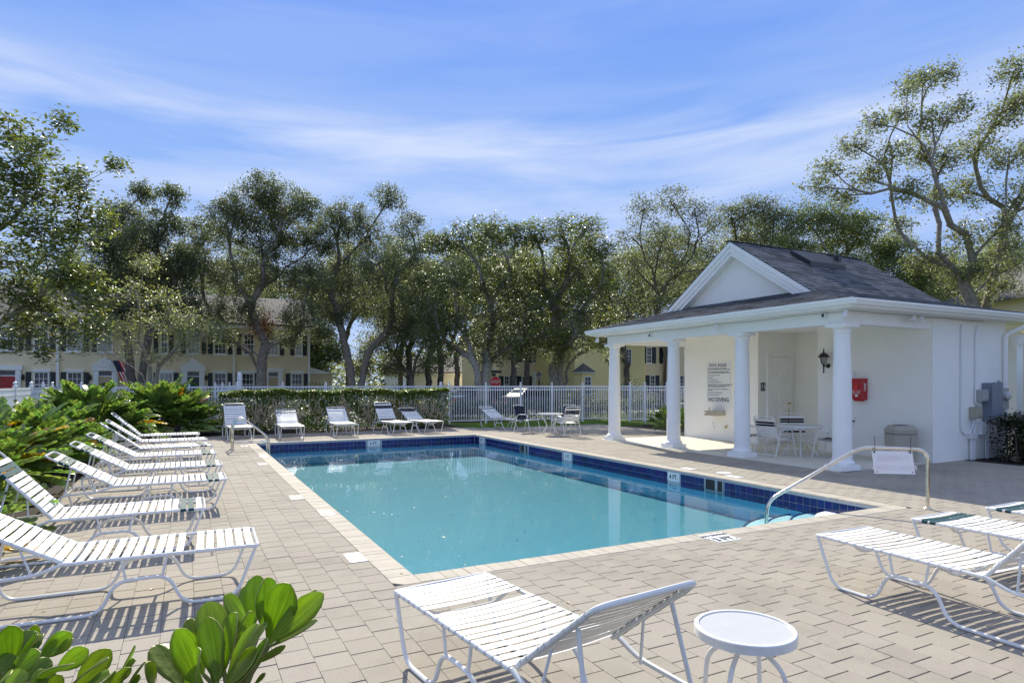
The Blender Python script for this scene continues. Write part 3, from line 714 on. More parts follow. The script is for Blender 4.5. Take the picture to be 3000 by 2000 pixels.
# ------------------------------------------------------------------ chairs
def chair(label, group, x, y, dx, dy, back, seat, woven=False):
    t = thing('patio_chair', label, 'chair', (x, y, 0), math.atan2(dy, dx), group)
    hw = 0.27; b = MB()
    for s_ in (-1, 1):
        yy = s_ * (hw + 0.03)
        b.tube(bend([(0.34, yy, 0), (0.21, yy, 0.63), (-0.19, yy, 0.62), (-0.36, yy, 0)], 0.09, 5), 0.0125, 8)
        b.tube([(-0.20, s_ * hw, 0.40), (-0.25, yy, 0.40)], 0.010, 6); b.tube([(0.22, s_ * hw, 0.43), (0.255, yy, 0.43)], 0.010, 6)
    b.tube([(-0.345, -hw - 0.03, 0.06), (-0.345, hw + 0.03, 0.06)], 0.010, 6)
    b.build('leg_frame', 'alu', t, True)
    b = MB(); b.tube(bend([(0.25, -hw, 0.43), (-0.22, -hw, 0.39), (-0.40, -hw, 0.93), (-0.40, hw, 0.93), (-0.22, hw, 0.39), (0.25, hw, 0.43)], 0.07, 5, ), 0.0125, 8)
    b.tube([(0.25, -hw, 0.43), (0.25, hw, 0.43)], 0.0125, 8); b.build('seat_frame', 'alu', t, True)
    def strap(p, d, m, wid=0.046):
        b = MB(); d = Vector(d).normalized() * wid / 2; n = Vector((0, 1, 0)).cross(d).normalized() * 0.015
        if n.z < 0 and abs(n.z) > abs(n.x): n = -n
        if abs(n.x) > abs(n.z) and n.x < 0: n = -n
        vs = []
        for yy, k in ((-hw, -1.0), (-hw - 0.017, 0), (-hw, 1.0), (-hw * .5, .75), (0, .6), (hw * .5, .75), (hw, 1.0), (hw + 0.017, 0), (hw, -1.0)):
            vs += [Vector(p) + Vector((0, yy, 0)) + n * k - d, Vector(p) + Vector((0, yy, 0)) + n * k + d]
        b.add(vs, [(2 * i, 2 * i + 1, 2 * i + 3, 2 * i + 2) for i in range(8)])
        o = b.build('strap', m, t, True)
        if m != 'strap': o['label'] = 'navy blue strap'
    for i, m in enumerate(seat): f = (i + 0.5) / len(seat); strap((0.22 - 0.40 * f, 0, 0.427 - 0.035 * f), (1, 0, 0.09), m)
    for i, m in enumerate(back): f = (i + 0.7) / (len(back) + 0.9); strap((-0.385 + 0.16 * f, 0, 0.885 - 0.47 * f), (-0.18, 0, 0.54), m)
    if woven:
        b = MB()
        for k in range(-3, 4):
            b.box((0.02, k * 0.075, 0.425), (0.46, 0.05, 0.006), 0, Matrix.Rotation(-0.09, 3, 'Y'))
            b.box((-0.305, k * 0.075, 0.655), (0.006, 0.05, 0.50), 0, Matrix.Rotation(-0.32, 3, 'Y'))
        b.build('woven_strap', 'navy', t)
    return t
W_, K_ = 'strap', 'navy'
GFa = 'chairs round the far table'
chair('woven navy chair left of the far round table by the fence', GFa, 10.50, 19.15, 0.42, -0.9, [K_] * 8, [K_] * 7, True)
chair('white strapped chair with navy top band seen from behind at the far table', GFa, 11.03, 17.42, 0.05, 1, [W_, K_, K_, W_, W_, W_, W_], [W_] * 7)
chair('navy backed chair on the far side of the far table', GFa, 11.55, 18.5, -0.8, -0.35, [K_, K_, K_, K_, K_, W_], [W_, K_, W_, K_, W_, K_])
GP = 'chairs round the porch table'
chair('white chair with navy upper bands at the front of the porch table', GP, 12.22, 10.30, 1, 0.03, [W_, K_, K_, W_, W_, W_, W_], [K_, W_, W_, W_, W_, W_])
chair('navy banded chair half hidden behind the third porch column', GP, 12.50, 11.18, 0.55, -0.8, [W_, K_, K_, K_, K_, K_, K_], [K_] * 6)
chair('white chair with navy head bands facing out at the back of the porch table', GP, 13.36, 10.62, -0.55, -0.85, [W_, K_, K_, W_, W_, W_, K_], [K_, K_, W_, W_, W_, W_])
chair('chair with navy seat pushed in behind the nearest porch column', GP, 13.05, 9.42, -0.25, 1, [K_, W_, W_, W_, W_, W_], [K_] * 7)

# ------------------------------------------------------------------ pool house
def wb(b, name, m, parent, smooth=False):
    off = -parent.location
    if parent.parent: off = off - parent.parent.location
    return b.build(name, m, parent, smooth, off)
XE, YS, YN, ZE = 10.90, 7.49, 15.98, 3.26
XG, YR0, YR1, ZS, YM, ZR, XB = 12.40, 9.38, 14.09, 3.73, 11.735, 5.28, 17.31
XBE = 18.3; WX, AY0, AY1, WS, WN, WB = 14.10, 10.59, 12.45, 7.84, 15.35, 17.0
ph = thing('pool_house', 'white stucco pool house with columned porch and dark shingle gable roof', 'building', (14.1, 11.7, 0))
b = MB(); b.b2((11.06, 7.87, -0.05), (14.2, 15.66, 0.012)); b.b2((14.0, 8.0, -0.05), (17.9, 15.3, 0.010)); wb(b, 'porch_slab', 'concrete', ph)
for lo, hi in (((WX, WS, 0), (WB, AY0, 3.10)), ((WX, AY1, 0), (WB, WN, 3.10)), ((15.57, AY0 - .002, 0), (WB - .002, AY1 + .002, 3.10))):
    b = MB(); b.b2(lo, hi); wb(b, 'wall', 'wall', ph)
b = MB(); b.b2((XE + .03, YS + .03, 3.10), (XBE - .03, YN - .03, 3.14)); wb(b, 'ceiling', 'white', ph)
for lo, hi in (((11.27, 7.89, 2.845), (11.57, 15.56, 3.102)), ((11.572, 7.892, 2.843), (WX + .01, 8.19, 3.098)), ((11.572, 15.26, 2.843), (WX + .01, 15.558, 3.098))):
    b = MB(); b.b2(lo, hi); wb(b, 'beam', 'white', ph)
for cy in (8.04, 10.54, 12.84, 15.41):
    b = MB(); b.box((11.42, cy, 0.062), (0.46, 0.46, 0.10))
    b.lathe([(0.215, 0.112), (0.228, 0.135), (0.225, 0.16), (0.205, 0.175), (0.19, 0.19), (0.180, 0.23), (0.176, 0.30), (0.176, 0.9), (0.170, 1.5), (0.158, 2.1), (0.147, 2.60), (0.147, 2.655), (0.162, 2.66), (0.162, 2.685), (0.150, 2.69), (0.150, 2.72), (0.175, 2.745), (0.195, 2.775)], 28, (11.42, cy, 0))
    b.box((11.42, cy, 2.81), (0.43, 0.43, 0.07)); wb(b, 'column', 'white', ph, True)
b = MB(); b.box((17.75, 8.04, 1.42), (0.3, 0.3, 2.84)); b.lathe([(.20, 2.6), (.24, 2.84)], 20, (17.75, 8.04, 0)); wb(b, 'column', 'white', ph)
# gutter and fascia
b = MB()
b.prism([(XE - .10, 0, 3.262), (XE - .10, 0, 3.225), (XE - .085, 0, 3.205), (XE - .06, 0, 3.15), (XE - .005, 0, 3.142), (XE - .005, 0, 3.25)], (0, YS - .10, 0), (0, YN + .10, 0)); wb(b, 'gutter', 'white', ph)
b = MB(); b.prism([(0, YS - .098, 3.260), (0, YS - .098, 3.223), (0, YS - .083, 3.203), (0, YS - .058, 3.15), (0, YS - .003, 3.140), (0, YS - .003, 3.248)], (XE - .004, 0, 0), (XBE + .1, 0, 0)); wb(b, 'gutter', 'white', ph)
b = MB(); b.b2((XE, YS, 3.11), (XE + .03, YN, 3.25)); wb(b, 'fascia', 'white', ph)
b = MB(); b.b2((XE + .03, YS + .002, 3.11), (XBE, YS + .03, 3.25)); wb(b, 'fascia', 'white', ph)
# roof deck under the shingles
b = MB(); e = 0.004
A_, B_, C_, D_ = (XE, YS, ZE), (XE, YN, ZE), (XG, YR1, ZS), (XG, YR0, ZS)
A2, B2, C2, D2 = (XBE, YS, ZE), (XBE, YN, ZE), (XB, YR1, ZS), (XB, YR0, ZS)
b.add([A_, B_, C_, D_, A2, B2, C2, D2], [(0, 1, 2, 3), (0, 3, 7, 4), (1, 5, 6, 2), (4, 7, 6, 5), (3, 2, 6, 7)])
x0r, x1r = XG - .14, XB + .06
b.add([(x0r, YR0 - .02, ZS), (x0r, YM, ZR), (x1r, YM, ZR), (x1r, YR0 - .02, ZS), (x0r, YR1 + .02, ZS), (x1r, YR1 + .02, ZS)], [(0, 1, 2, 3), (4, 5, 2, 1)])
roof = wb(b, 'roof', 'shingle', ph)
shl = []
def shingle_plane(O, u, v, lenv, lo, hi):
    """courses climbing v from O; lo(t), hi(t) limit u at height t"""
    u = Vector(u).normalized(); v = Vector(v).normalized(); n = u.cross(v)
    if n.z < 0: n = -n
    rows = int(lenv / 0.142)
    for r in range(rows + 1):
        t = r * 0.142; a, c = lo(min(t, lenv)), hi(min(t, lenv)); s = a - ((r * 0.37) % 1) * 0.30
        while s < c:
            w0 = max(s, a); w1 = min(s + 0.30, c); s += 0.30
            if w1 - w0 < 0.06: continue
            h_ = min(0.175, lenv - t + 0.03)
            if h_ < 0.03: continue
            p = Vector(O) + u * ((w0 + w1) / 2) + v * (t - 0.01)
            shl.append((p, u, v, n, w1 - w0 - 0.006, h_))
L1 = math.hypot(YR0 - YS, ZS - ZE)
shingle_plane((0, YS, ZE + .004), (1, 0, 0), (0, YR0 - YS, ZS - ZE), L1, lambda t: XE + (XG - XE) * t / L1, lambda t: XBE - (XBE - XB) * t / L1)
L2 = math.hypot(XG - XE, ZS - ZE)
shingle_plane((XE, 0, ZE + .004), (0, 1, 0), (XG - XE, 0, ZS - ZE), L2 + .14, lambda t: YS + (YR0 - YS) * min(1, t / L2), lambda t: YN - (YN - YR1) * min(1, t / L2))
L3 = math.hypot(YM - YR0, ZR - ZS)
shingle_plane((0, YR0 - .03, ZS - .016), (1, 0, 0), (0, YM - YR0, ZR - ZS), L3, lambda t: XG - .14, lambda t: XB + .06)
shl.sort(key=lambda s: s[0].x * ST + s[0].y * CT)
sm = {}; rest = MB()
for i, (p, u, v, n, w_, h_) in enumerate(shl):
    th = 0.024
    base = [(-w_ / 2, 0, 0.002), (w_ / 2, 0, 0.002), (w_ / 2, h_, -0.004), (-w_ / 2, h_, -0.004)]
    topv = [(-w_ / 2, 0, th), (w_ / 2, 0, th), (w_ / 2, h_, 0.001), (-w_ / 2, h_, 0.001)]
    fs = [(4, 5, 6, 7), (0, 1, 5, 4), (1, 2, 6, 5), (3, 0, 4, 7)]
    mt = Matrix((u, v, n)).transposed()
    if i < 300:
        key = (round(w_, 3), round(h_, 3))
        if key not in sm: q = MB(); q.add(base + topv, fs); sm[key] = q.mesh('shingle', 'shingle')
        o = put('shingle', sm[key], roof); m4 = mt.to_4x4(); m4.translation = p; o.matrix_local = m4
    else: rest.add([mt @ Vector(c) + p for c in base + topv], fs)
tag(wb(rest, 'distant_shingles', 'shingle', roof), kind='stuff')
for P0, P1 in ((Vector(A_), Vector(D_)), (Vector(B_), Vector(C_)), (Vector(A2), Vector(D2)), (Vector((XG - .16, YM, ZR)), Vector((XB + .08, YM, ZR)))):
    b = MB(); d = (P1 - P0); s_ = d.cross(Vector((0, 0, 1))).normalized(); k = int(d.length / 0.17)
    for i in range(k):
        p = P0 + d * (i / k); q = P0 + d * ((i + 1.15) / k); up = Vector((0, 0, 0.018))
        b.add([p - s_ * .11 - Vector((0, 0, .028)) + up, p + up * 1.6, p + s_ * .11 - Vector((0, 0, .028)) + up, q - s_ * .11 - Vector((0, 0, .03)), q + up * .3, q + s_ * .11 - Vector((0, 0, .03))], [(0, 1, 4, 3), (1, 2, 5, 4), (0, 2, 1)])
    wb(b, 'ridge_cap', 'shingle', roof)
b = MB(); b.prism([(XG + .14, YR0 + .12, ZS - .05), (XG + .14, YR1 - .12, ZS - .05), (XG + .14, YM, ZR - .10)], (0, 0, 0), (.06, 0, 0)); wb(b, 'gable_wall', 'wall', ph)
b = MB(); b.prism([(XB - .1, YR0 + .12, ZS - .05), (XB - .1, YR1 - .12, ZS - .05), (XB - .1, YM, ZR - .10)], (0, 0, 0), (.06, 0, 0)); wb(b, 'gable_wall', 'wall', ph)
for yb in (YR0, YR1):
    b = MB(); s_ = 1 if yb == YR0 else -1
    for xo, a, c in ((XG - .13, 0.0, 0.10), (XG - .10, 0.095, 0.20), (XG - .07, 0.195, 0.29)):
        b.prism([(xo, YM, ZR - .012 - a * 1.2), (xo, yb - s_ * .06 + s_ * a * .9, ZS - .05 - a * .62), (xo, yb - s_ * .06 + s_ * c * .9, ZS - .05 - c * .62), (xo, YM, ZR - .012 - c * 1.2)], (0, 0, 0), (.26, 0, 0))
    wb(b, 'rake_board', 'white', ph)
b = MB(); sl = (ZR - ZS) / (YM - YR0)
zc = lambda y: ZS + (y - YR0) * sl
b.prism([(0, 10.72, zc(10.72) + .03), (0, 11.32, zc(11.32) + .03), (0, 11.32, zc(11.32) + .15), (0, 10.72, zc(10.72) + .15)], (14.0, 0, 0), (15.35, 0, 0))
sk = wb(b, 'skylight', 'roofbox', ph)
b = MB(); b.box((15.44, 11.0, zc(11.0) + .13), (0.11, 0.13, 0.30)); wb(b, 'roof_vent', 'roofbox', ph)
# door in the recess
b = MB(); yd = AY1 - .03; b.b2((14.53, yd, 0.02), (15.33, AY1, 2.42)); dr = wb(b, 'door', 'white', ph)
b = MB()
for xa, xb in ((14.60, 14.89), (14.97, 15.26)):
    for za, zb in ((0.25, 0.95), (1.10, 1.75), (1.88, 2.28)):
        for lo, hi in (((xa, yd - .012, za), (xa + .025, yd + .001, zb)), ((xb - .025, yd - .012, za), (xb, yd + .001, zb)), ((xa + .025, yd - .012, za), (xb - .025, yd + .001, za + .025)), ((xa + .025, yd - .012, zb - .025), (xb - .025, yd + .001, zb))): b.b2(lo, hi)
wb(b, 'door_panel', 'white', dr)
b = MB(); b.lathe([(.03, 0), (.03, .01), (.012, .02), (.012, .045), (.03, .06), (.02, .085)], 14, (15.27, yd, 1.12), Matrix.Rotation(R(90), 3, 'X')); b.b2((15.24, yd - .008, 0.55), (15.31, yd + .001, .95)); wb(b, 'handle', 'brass', dr, True)
b = MB(); 
for lo, hi in (((14.43, AY1 - .05, 0.012), (14.528, AY1 + .01, 2.43)), ((15.332, AY1 - .05, 0.012), (15.43, AY1 + .01, 2.43)), ((14.43, AY1 - .051, 2.432), (15.43, AY1 + .009, 2.53))): b.b2(lo, hi)
wb(b, 'door_frame', 'white', ph)
b = MB(); b.tube(bend([(17.15, YS - .05, 3.14), (17.15, YS - .05, 3.03), (16.86, WS - .06, 2.80), (16.86, WS - .06, 0.15)], 0.08, 4), 0.05, 8); wb(b, 'downspout', 'white', ph, True)

# ------------------------------------------------------------------ things on and by the pool house
X_ = WX
t = thing('rules_sign', 'tall white POOL RULES board with small dark text on the porch wall', 'sign', (X_, 13.9, 1.72))
b = MB(); b.b2((-.012, -.475, -.61), (.002, .475, .60)); b.build('panel', 'marker', t)
def wtxt(s, size, dy, dz, m, **kw): text('lettering', s, size, (X_ - .0135, 13.9 + dy, 1.72 + dz), (0, -1, 0), (0, 0, 1), m, t, **kw)
wtxt('POOL RULES', 0.12, 0.03, 0.50, 'ink_blue')
rules = ['COURT POOL IS OPEN FROM DAWN TO DUSK', 'NO FOOD OR BEVERAGES IN POOL OR ON POOL DECK', '', 'NO GLASS OR ANIMALS IN THE FENCED POOL AREA', 'EXCEPT FOR SERVICE ANIMALS AS DEFINED BY THE ADA', '', 'NO RUNNING ON POOL DECK', '', 'NO SMOKING', '', 'NO LIFEGUARD ON DUTY', '', 'SHOWER BEFORE ENTERING POOL', '', 'CHILDREN UNDER AGE OF 12 MUST BE ACCOMPANIED BY AN', 'ADULT. INFANTS MUST WEAR SWIM DIAPERS OR SNUG', 'FITTING PLASTIC PANTS WHILE IN THE POOL', '', 'POOL AND POOL AREA MAY NOT BE RESERVED FOR', 'PRIVATE USE', '', 'POOL DEPTHS ARE MEASURED IN FEET', '', 'BATHING LOAD: 20 PERSONS']
for i, s in enumerate(rules):
    if s: wtxt(s, 0.037, 0.43, 0.41 - i * 0.0345, 'ink_blue', align='LEFT', squash=0.93)
wtxt('NO DIVING', 0.165, 0.0, -0.52, 'ink_blue', squash=0.95)
t = thing('drinking_fountain', 'stainless wall drinking fountain below the POOL RULES board', 'fountain', (X_, 13.88, 0.81))
b = MB(); b.b2((-.36, -.24, -.07), (0, .24, .075)); b.b2((-.385, -.235, -.05), (-.36, .10, .07)); b.build('basin', 'steelbox', t)
b = MB(); b.tube(bend([(-.22, .18, .07), (-.22, .18, .15), (-.27, .15, .165)], .03), .014, 8); b.build('spout', 'steelbox', t, True)
b = MB(); b.lathe([(.03, 0), (.03, .015), (.02, .02)], 14, (-.385, .17, .01), Matrix.Rotation(R(-90), 3, 'Y')); b.build('push_button', 'pvc', t)
b = MB(); b.tube(bend([(0, .2, -.30), (-.07, .2, -.30), (-.07, .2, -.42), (0, .19, -.46)], .04), .018, 8); tag(b.build('drain_pipe', 'white', None, True, (X_, 13.88, 0.81)), 'white drain pipe stub on the wall under the drinking fountain', 'pipe')
b = MB(); b.tube([(0, 0, 0), (-.07, 0, 0)], .02, 8); b.tube([(-.06, 0, 0), (-.075, 0, -.06)], .013, 8); b.tube([(-.05, -.06, .02), (-.05, .06, .02)], .01, 6); tag(b.build('hose_tap', 'brass', None, True, (X_, 13.58, 0.42)), 'small brass hose tap low on the porch wall under the fountain', 'tap')
b = MB(); b.tube([(0, 0, 0), (-.08, 0, 0)], .02, 8); b.tube([(-.06, 0, 0.03), (-.09, 0, -.07)], .015, 8); tag(b.build('hose_tap', 'dark', None, True, (X_, 9.93, 0.72)), 'dark hose tap low on the wall just right of the nearest column', 'tap')
t = thing('restroom_sign', 'small black restroom sign with white figures beside the recessed door', 'sign', (14.29, AY1, 1.59))
b = MB(); b.b2((-.085, -.01, -.115), (.085, .0, .115)); b.build('panel', 'ink', t)
b = MB()
for x in (-.045, 0.04):
    b.lathe([(.012, 0), (.012, .004)], 10, (x, -.011, .075), Matrix.Rotation(R(90), 3, 'X'))
    b.box((x, -.0125, .03), (.03, .003, .05)); b.box((x - .007, -.0125, -.02), (.01, .003, .05)); b.box((x + .007, -.0125, -.02), (.01, .003, .05))
b.lathe([(.028, 0), (.028, .003)], 14, (.052, -.011, -.02), Matrix.Rotation(R(90), 3, 'X')); b.build('figure', 'marker', t)
text('lettering', 'RESTROOM', .028, (14.29, AY1 - .0115, 1.51), (1, 0, 0), (0, 0, 1), 'marker', t)
t = thing('wall_lantern', 'black wall lantern with glass sides on the porch wall left of the column', 'lantern', (X_, 10.30, 2.12))
b = MB(); b.lathe([(.06, 0), (.055, .02), (.02, .03)], 14, (0, 0, 0), Matrix.Rotation(R(-90), 3, 'Y')); b.tube(bend([(0, 0, 0), (-.10, 0, -.03), (-.17, 0, .03)], .05), .012, 8)
b.lathe([(.012, -.18), (.02, -.14), (.012, -.12), (.02, -.02), (.035, .03), (.055, .045)], 12, (-.17, 0, 0)); b.build('bracket', 'dark', t, True)
b = MB(); b.lathe([(.06, .05), (.095, .20)], 4, (-.17, 0, 0)); b.build('lamp_glass', 'curtain', t)
b = MB(); b.lathe([(.135, .20), (.13, .215), (.08, .29), (.03, .32), (.012, .34), (.02, .37), (.004, .42)], 8, (-.17, 0, 0))
for q in range(4):
    a = q * math.pi / 2; b.tube([(-.17 + .062 * math.cos(a), .062 * math.sin(a), .05), (-.17 + .098 * math.cos(a), .098 * math.sin(a), .20)], .007, 5)
b.build('lamp_cap', 'dark', t, True)
t = thing('notice_case', 'grey framed notice case behind the column left of the red cabinet', 'notice board', (X_, 9.83, 1.66))
b = MB(); b.b2((-.06, -.24, -.32), (0, .24, .32)); b.build('frame', 'pvc', t)
b = MB(); b.b2((-.064, -.02, -.24), (-.059, .17, .24)); b.b2((-.064, -.16, -.24), (-.059, -.135, .24)); M['paper'] = mat('old_paper', (0.62, 0.52, 0.26), 0.8, var=.15, scale=30); b.build('notice', 'paper', t)
t = thing('extinguisher_cabinet', 'red plastic fire extinguisher cabinet on the white wall', 'fire extinguisher', (X_, 9.44, 1.56))
b = MB(); b.prism([(0, -.15, -.25), (-.14, -.15, -.25), (-.18, -.11, -.25), (-.18, .11, -.25), (-.14, .15, -.25), (0, .15, -.25)], (0, 0, 0), (0, 0, .49)); b.b2((-.17, -.10, -.285), (-.03, .08, -.25)); b.build('case', 'red', t)
b = MB(); b.lathe([(.055, -.08), (.06, -.07), (.06, .12), (.03, .18), (.02, .21)], 14, (-.13, .02, .0)); b.build('window', 'redin', t)
for i, (s, sz) in enumerate((('IN CASE OF FIRE', .026), ('BREAK COVER', .03), ('PULL DOWN', .03))): text('lettering', s, sz, (X_ - .182, 9.44, 1.52 - i * .033), (0, -1, 0), (0, 0, 1), 'marker', t)
b = MB(); b.b2((-.183, -.035, -.18), (-.179, .035, -.13)); b.build('decal', 'marker', t)
text('lettering', 'FIRE', .10, (X_ - .09, 9.2885, 1.60), (0, 0, 1), (-1, 0, 0), 'marker', t)
t = thing('litter_bin', 'beige six sided litter bin with dark lid slot against the white wall', 'litter bin', (13.70, 8.28, 0.0))
hexp = lambda r, z: [(r * math.cos(R(60 * i + 10)), r * math.sin(R(60 * i + 10)), z) for i in range(6)]
def hexa(b, r0, z0, r1, z1):
    v = hexp(r0, z0) + hexp(r1, z1); b.add(v, [tuple(range(6))[::-1], tuple(range(6, 12))] + [(i, (i + 1) % 6, 6 + (i + 1) % 6, 6 + i) for i in range(6)])
b = MB(); hexa(b, .29, 0, .31, .60); b.build('body', 'beige', t)
b = MB(); hexa(b, .305, .615, .315, .70); hexa(b, .315, .7005, .24, .79); b.build('lid', 'beige', t)
b = MB(); hexa(b, .17, .7905, .16, .797); hexa(b, .30, .60, .30, .6148); b.build('slot', 'dark', t)
# electrical boxes and pipes on the end wall
def wbox(name, label, x, z, w_, h_, d_, m, lid=True):
    t = thing(name, label, 'electrical box', (x, WS, z))
    b = MB(); b.b2((-w_ / 2, -d_, -h_ / 2), (w_ / 2, 0, h_ / 2)); b.build('case', m, t)
    if lid: b = MB(); b.b2((-w_ / 2 - .006, -d_ - .012, -h_ / 2 + .02), (w_ / 2 + .006, -d_ + .0, h_ / 2 + .008)); b.build('cover', m, t)
    b = MB(); b.box((w_ * .2, -d_ - .018, -h_ / 2 + .05), (.03, .015, .03)); b.build('latch', 'steelbox', t)
wbox('breaker_box', 'tall blue grey electric panel on the end wall', 16.20, 1.29, .44, .82, .20, 'boxgrey')
wbox('junction_box', 'small pale grey box overlapping the left edge of the tall panel', 15.80, 1.42, .24, .25, .16, 'boxlight')
wbox('timer_box', 'small tan box at the end of the long looping conduit', 15.58, 1.04, .25, .25, .14, 'boxtan')
wbox('outlet_box', 'low white outlet box on the end wall above the dark shrubs', 15.90, .68, .22, .28, .10, 'pvc', False)
wbox('switch_plate', 'tiny grey switch box on the end wall beside the downspout', 16.66, 1.70, .07, .11, .04, 'boxlight', False)
t = thing('electric_meter', 'grey meter box with round glass dial behind the leaves', 'electric meter', (16.72, WS, 1.34))
b = MB(); b.b2((-.16, -.12, -.24), (.16, 0, .24)); b.build('case', 'boxlight', t); b = MB(); b.lathe([(.10, 0), (.10, .07), (.06, .10)], 18, (0, -.12, .06), Matrix.Rotation(R(90), 3, 'X')); b.build('dial', 'frost', t, True)
for nm, lb, pts, r in (('conduit', 'long white conduit looping down the end wall into the tan box', [(15.13, -.03, 2.98), (15.11, -.03, 2.8), (15.10, -.03, 0.66), (15.30, -.03, 0.54), (15.52, -.03, 0.66), (15.56, -.05, 0.93)], .018),
                       ('conduit', 'straight white conduit from the eave down to the pale grey box', [(15.74, -.03, 2.98), (15.68, -.03, 2.75), (15.66, -.03, 1.25), (15.78, -.03, 1.17), (15.86, -.05, 1.20)], .018),
                       ('conduit', 'white riser pipe under the tan box on the end wall', [(15.63, -.04, 0.92), (15.60, -.04, 0.7), (15.58, -.04, 0.50)], .02),
                       ('conduit', 'pair of white pipes dropping from the tall panel into the mulch', [(16.05, -.05, 0.88), (16.05, -.05, 0.0), (16.14, -.05, 0.0), (16.14, -.05, .88)], .02)):
    b = MB(); b.tube(bend([(x - 15, y, z) for x, y, z in pts], 0.12, 5), r, 7); tag(b.build(nm, 'pvc', None, True, (15, WS, 0)), lb, 'pipe')
t = thing('pvc_stand', 'stubby white pvc pipe stand with capped head at the mulch corner', 'pipe', (15.48, WS - .06, 0))
b = MB(); b.tube([(-.04, 0, 0), (-.04, 0, .48)], .026, 8); b.tube([(.05, 0, 0), (.05, 0, .48)], .032, 8); b.tube([(-.12, -.01, .22), (.12, -.01, .22)], .012, 6); b.build('pipe', 'pvc', t, True)
b = MB(); b.box((0, 0, .52), (.20, .12, .10)); b.build('cap', 'pvc', t)
b = MB(); b.lathe([(.10, 0), (.16, .03), (.15, .09), (.10, .12)], 9, (0, 0, 0), Matrix.Diagonal((1.2, .7, 1))); M['stone'] = mat('stone', (.45, .40, .32), .9, var=.2, scale=20); tag(b.build('stone', 'stone', None, True, (16.05, 7.18, -0.01)), 'pale stone lying in the mulch under the dark shrubs', 'stone')
# cameras, flood lights under the eaves
def cam_thing(label, p):
    t = thing('security_camera', label, 'camera', p); b = MB(); b.box((0, 0, 0), (.06, .10, .12)); b.build('housing', 'pvc', t)
    b = MB(); b.box((-.031, 0, -.005), (.006, .05, .06)); b.build('lens', 'dark', t)
cam_thing('white security camera on the beam near the right porch corner', (11.23, 8.30, 3.03))
cam_thing('small white security camera on the beam between the two left columns', (11.24, 13.56, 2.99))
def flood(label, p, twin=False):
    t = thing('flood_light', label, 'light', p)
    b = MB(); b.lathe([(.05, .06), (.05, .02), (.03, 0)], 12); b.build('mount', 'pvc', t, True)
    for s_ in ((-1, 1) if twin else (0,)):
        b = MB(); b.lathe([(.03, 0), (.05, -.07), (.062, -.12), (.045, -.135)], 14, (s_ * .10, 0, -.01), Matrix.Rotation(R(35) * -s_, 3, 'Y') @ Matrix.Rotation(R(15), 3, 'X')); b.build('lamp_head', 'pvc', t, True)
flood('white flood light under the front gutter above the third column', (11.08, 10.98, 3.08))
flood('white flood light under the far left corner of the gutter', (11.05, 15.75, 3.06))
flood('white flood light hanging at the right front corner of the eave', (11.05, 7.70, 3.08))
flood('twin headed white flood light under the side eave', (13.35, 7.72, 3.08), True)
b = MB(); b.tube([(11.20, y, 3.07 + .012 * math.sin(y * 3)) for y in np.linspace(7.8, 15.6, 24)], .007, 5); b.tube([(x, 7.80, 3.075 + .008 * math.sin(x * 4)) for x in np.linspace(11.20, 16, 16)], .007, 5)
tag(b.build('eave_cable', 'boxlight'), 'thin grey cable strung along under the pool house eaves', 'cable')

# ------------------------------------------------------------------ fences
pk = MB(); pk.box((0, 0, .82), (.024, .024, 1.42)); PKM = pk.mesh('picket', 'fence')
ps = MB(); ps.box((0, 0, .80), (.075, .075, 1.60)); ps.lathe([(.055, 1.60), (.055, 1.625), (.02, 1.635), (.018, 1.65), (.035, 1.665), (.042, 1.69), (.035, 1.715), (.012, 1.73)], 10); PSM = ps.mesh('post', 'fence')
def fence(label, pts, pitch=0.103, name='picket_fence', group=None):
    o0 = Vector((*pts[0], 0)); t = thing(name, label, 'fence', o0, 0, group)
    for i, p in enumerate(pts): put('post', PSM, t, Vector((*p, 0)) - o0, math.atan2(pts[min(i + 1, len(pts) - 1)][1] - pts[min(i, len(pts) - 2)][1], pts[min(i + 1, len(pts) - 1)][0] - pts[min(i, len(pts) - 2)][0]))
    for a, c in zip(pts[:-1], pts[1:]):
        a, c = Vector((*a, 0)), Vector((*c, 0)); d = c - a; rz = math.atan2(d.y, d.x); mid = (a + c) / 2 - o0
        for z in (1.545, 1.405, .13):
            b = MB(); b.box((0, 0, 0), (d.length - .074, .034 if z > 1.5 else .03, .04 if z < 1.5 else .05)); b.build('rail', 'fence', t, False, mid + Vector((0, 0, z)), rz)
        n = max(1, int(d.length / pitch))
        for k in range(1, n): put('picket', PKM, t, a + d * (k / n) - o0, rz)
fence('white metal picket fence along the back behind the hedge and palms', [(-3.0 + 1.585 * i, 25.3) for i in range(9)])
fence('white picket fence running from the hedge end past the far table', [(9.70, 25.25), (9.70, 24.35), (11.30, 24.22), (12.85, 24.02), (14.25, 23.75), (15.62, 23.42), (16.86, 23.02), (17.28, 22.2), (17.45, 21.4), (17.95, 20.6), (18.6, 19.4), (19.3, 18.2)])
fence('white picket fence seen end on at the far left beyond the palms', [(-3.55, 15.0), (-3.6, 17.2), (-3.66, 19.4), (-3.72, 21.6), (-3.8, 23.8), (-3.9, 26.0), (-4.0, 28.5)])
p = at(701, 1100, 27.5)
t = thing('white_post', 'tall round topped white post standing behind the back fence', 'post', (p.x, p.y, -.05))
b = MB(); b.box((0, 0, .95), (.17, .17, 1.9)); b.build('shaft', 'fence', t); b = MB(); b.lathe([(.11, 1.9), (.11, 1.95), (.085, 1.97), (.095, 2.1), (.07, 2.19), (.02, 2.23)], 16); b.build('cap', 'fence', t, True)
fence('short run of white pickets with close finials beside the round topped post', [(p.x - .95 + .28 * i, p.y - .05) for i in range(4)], 0.09)

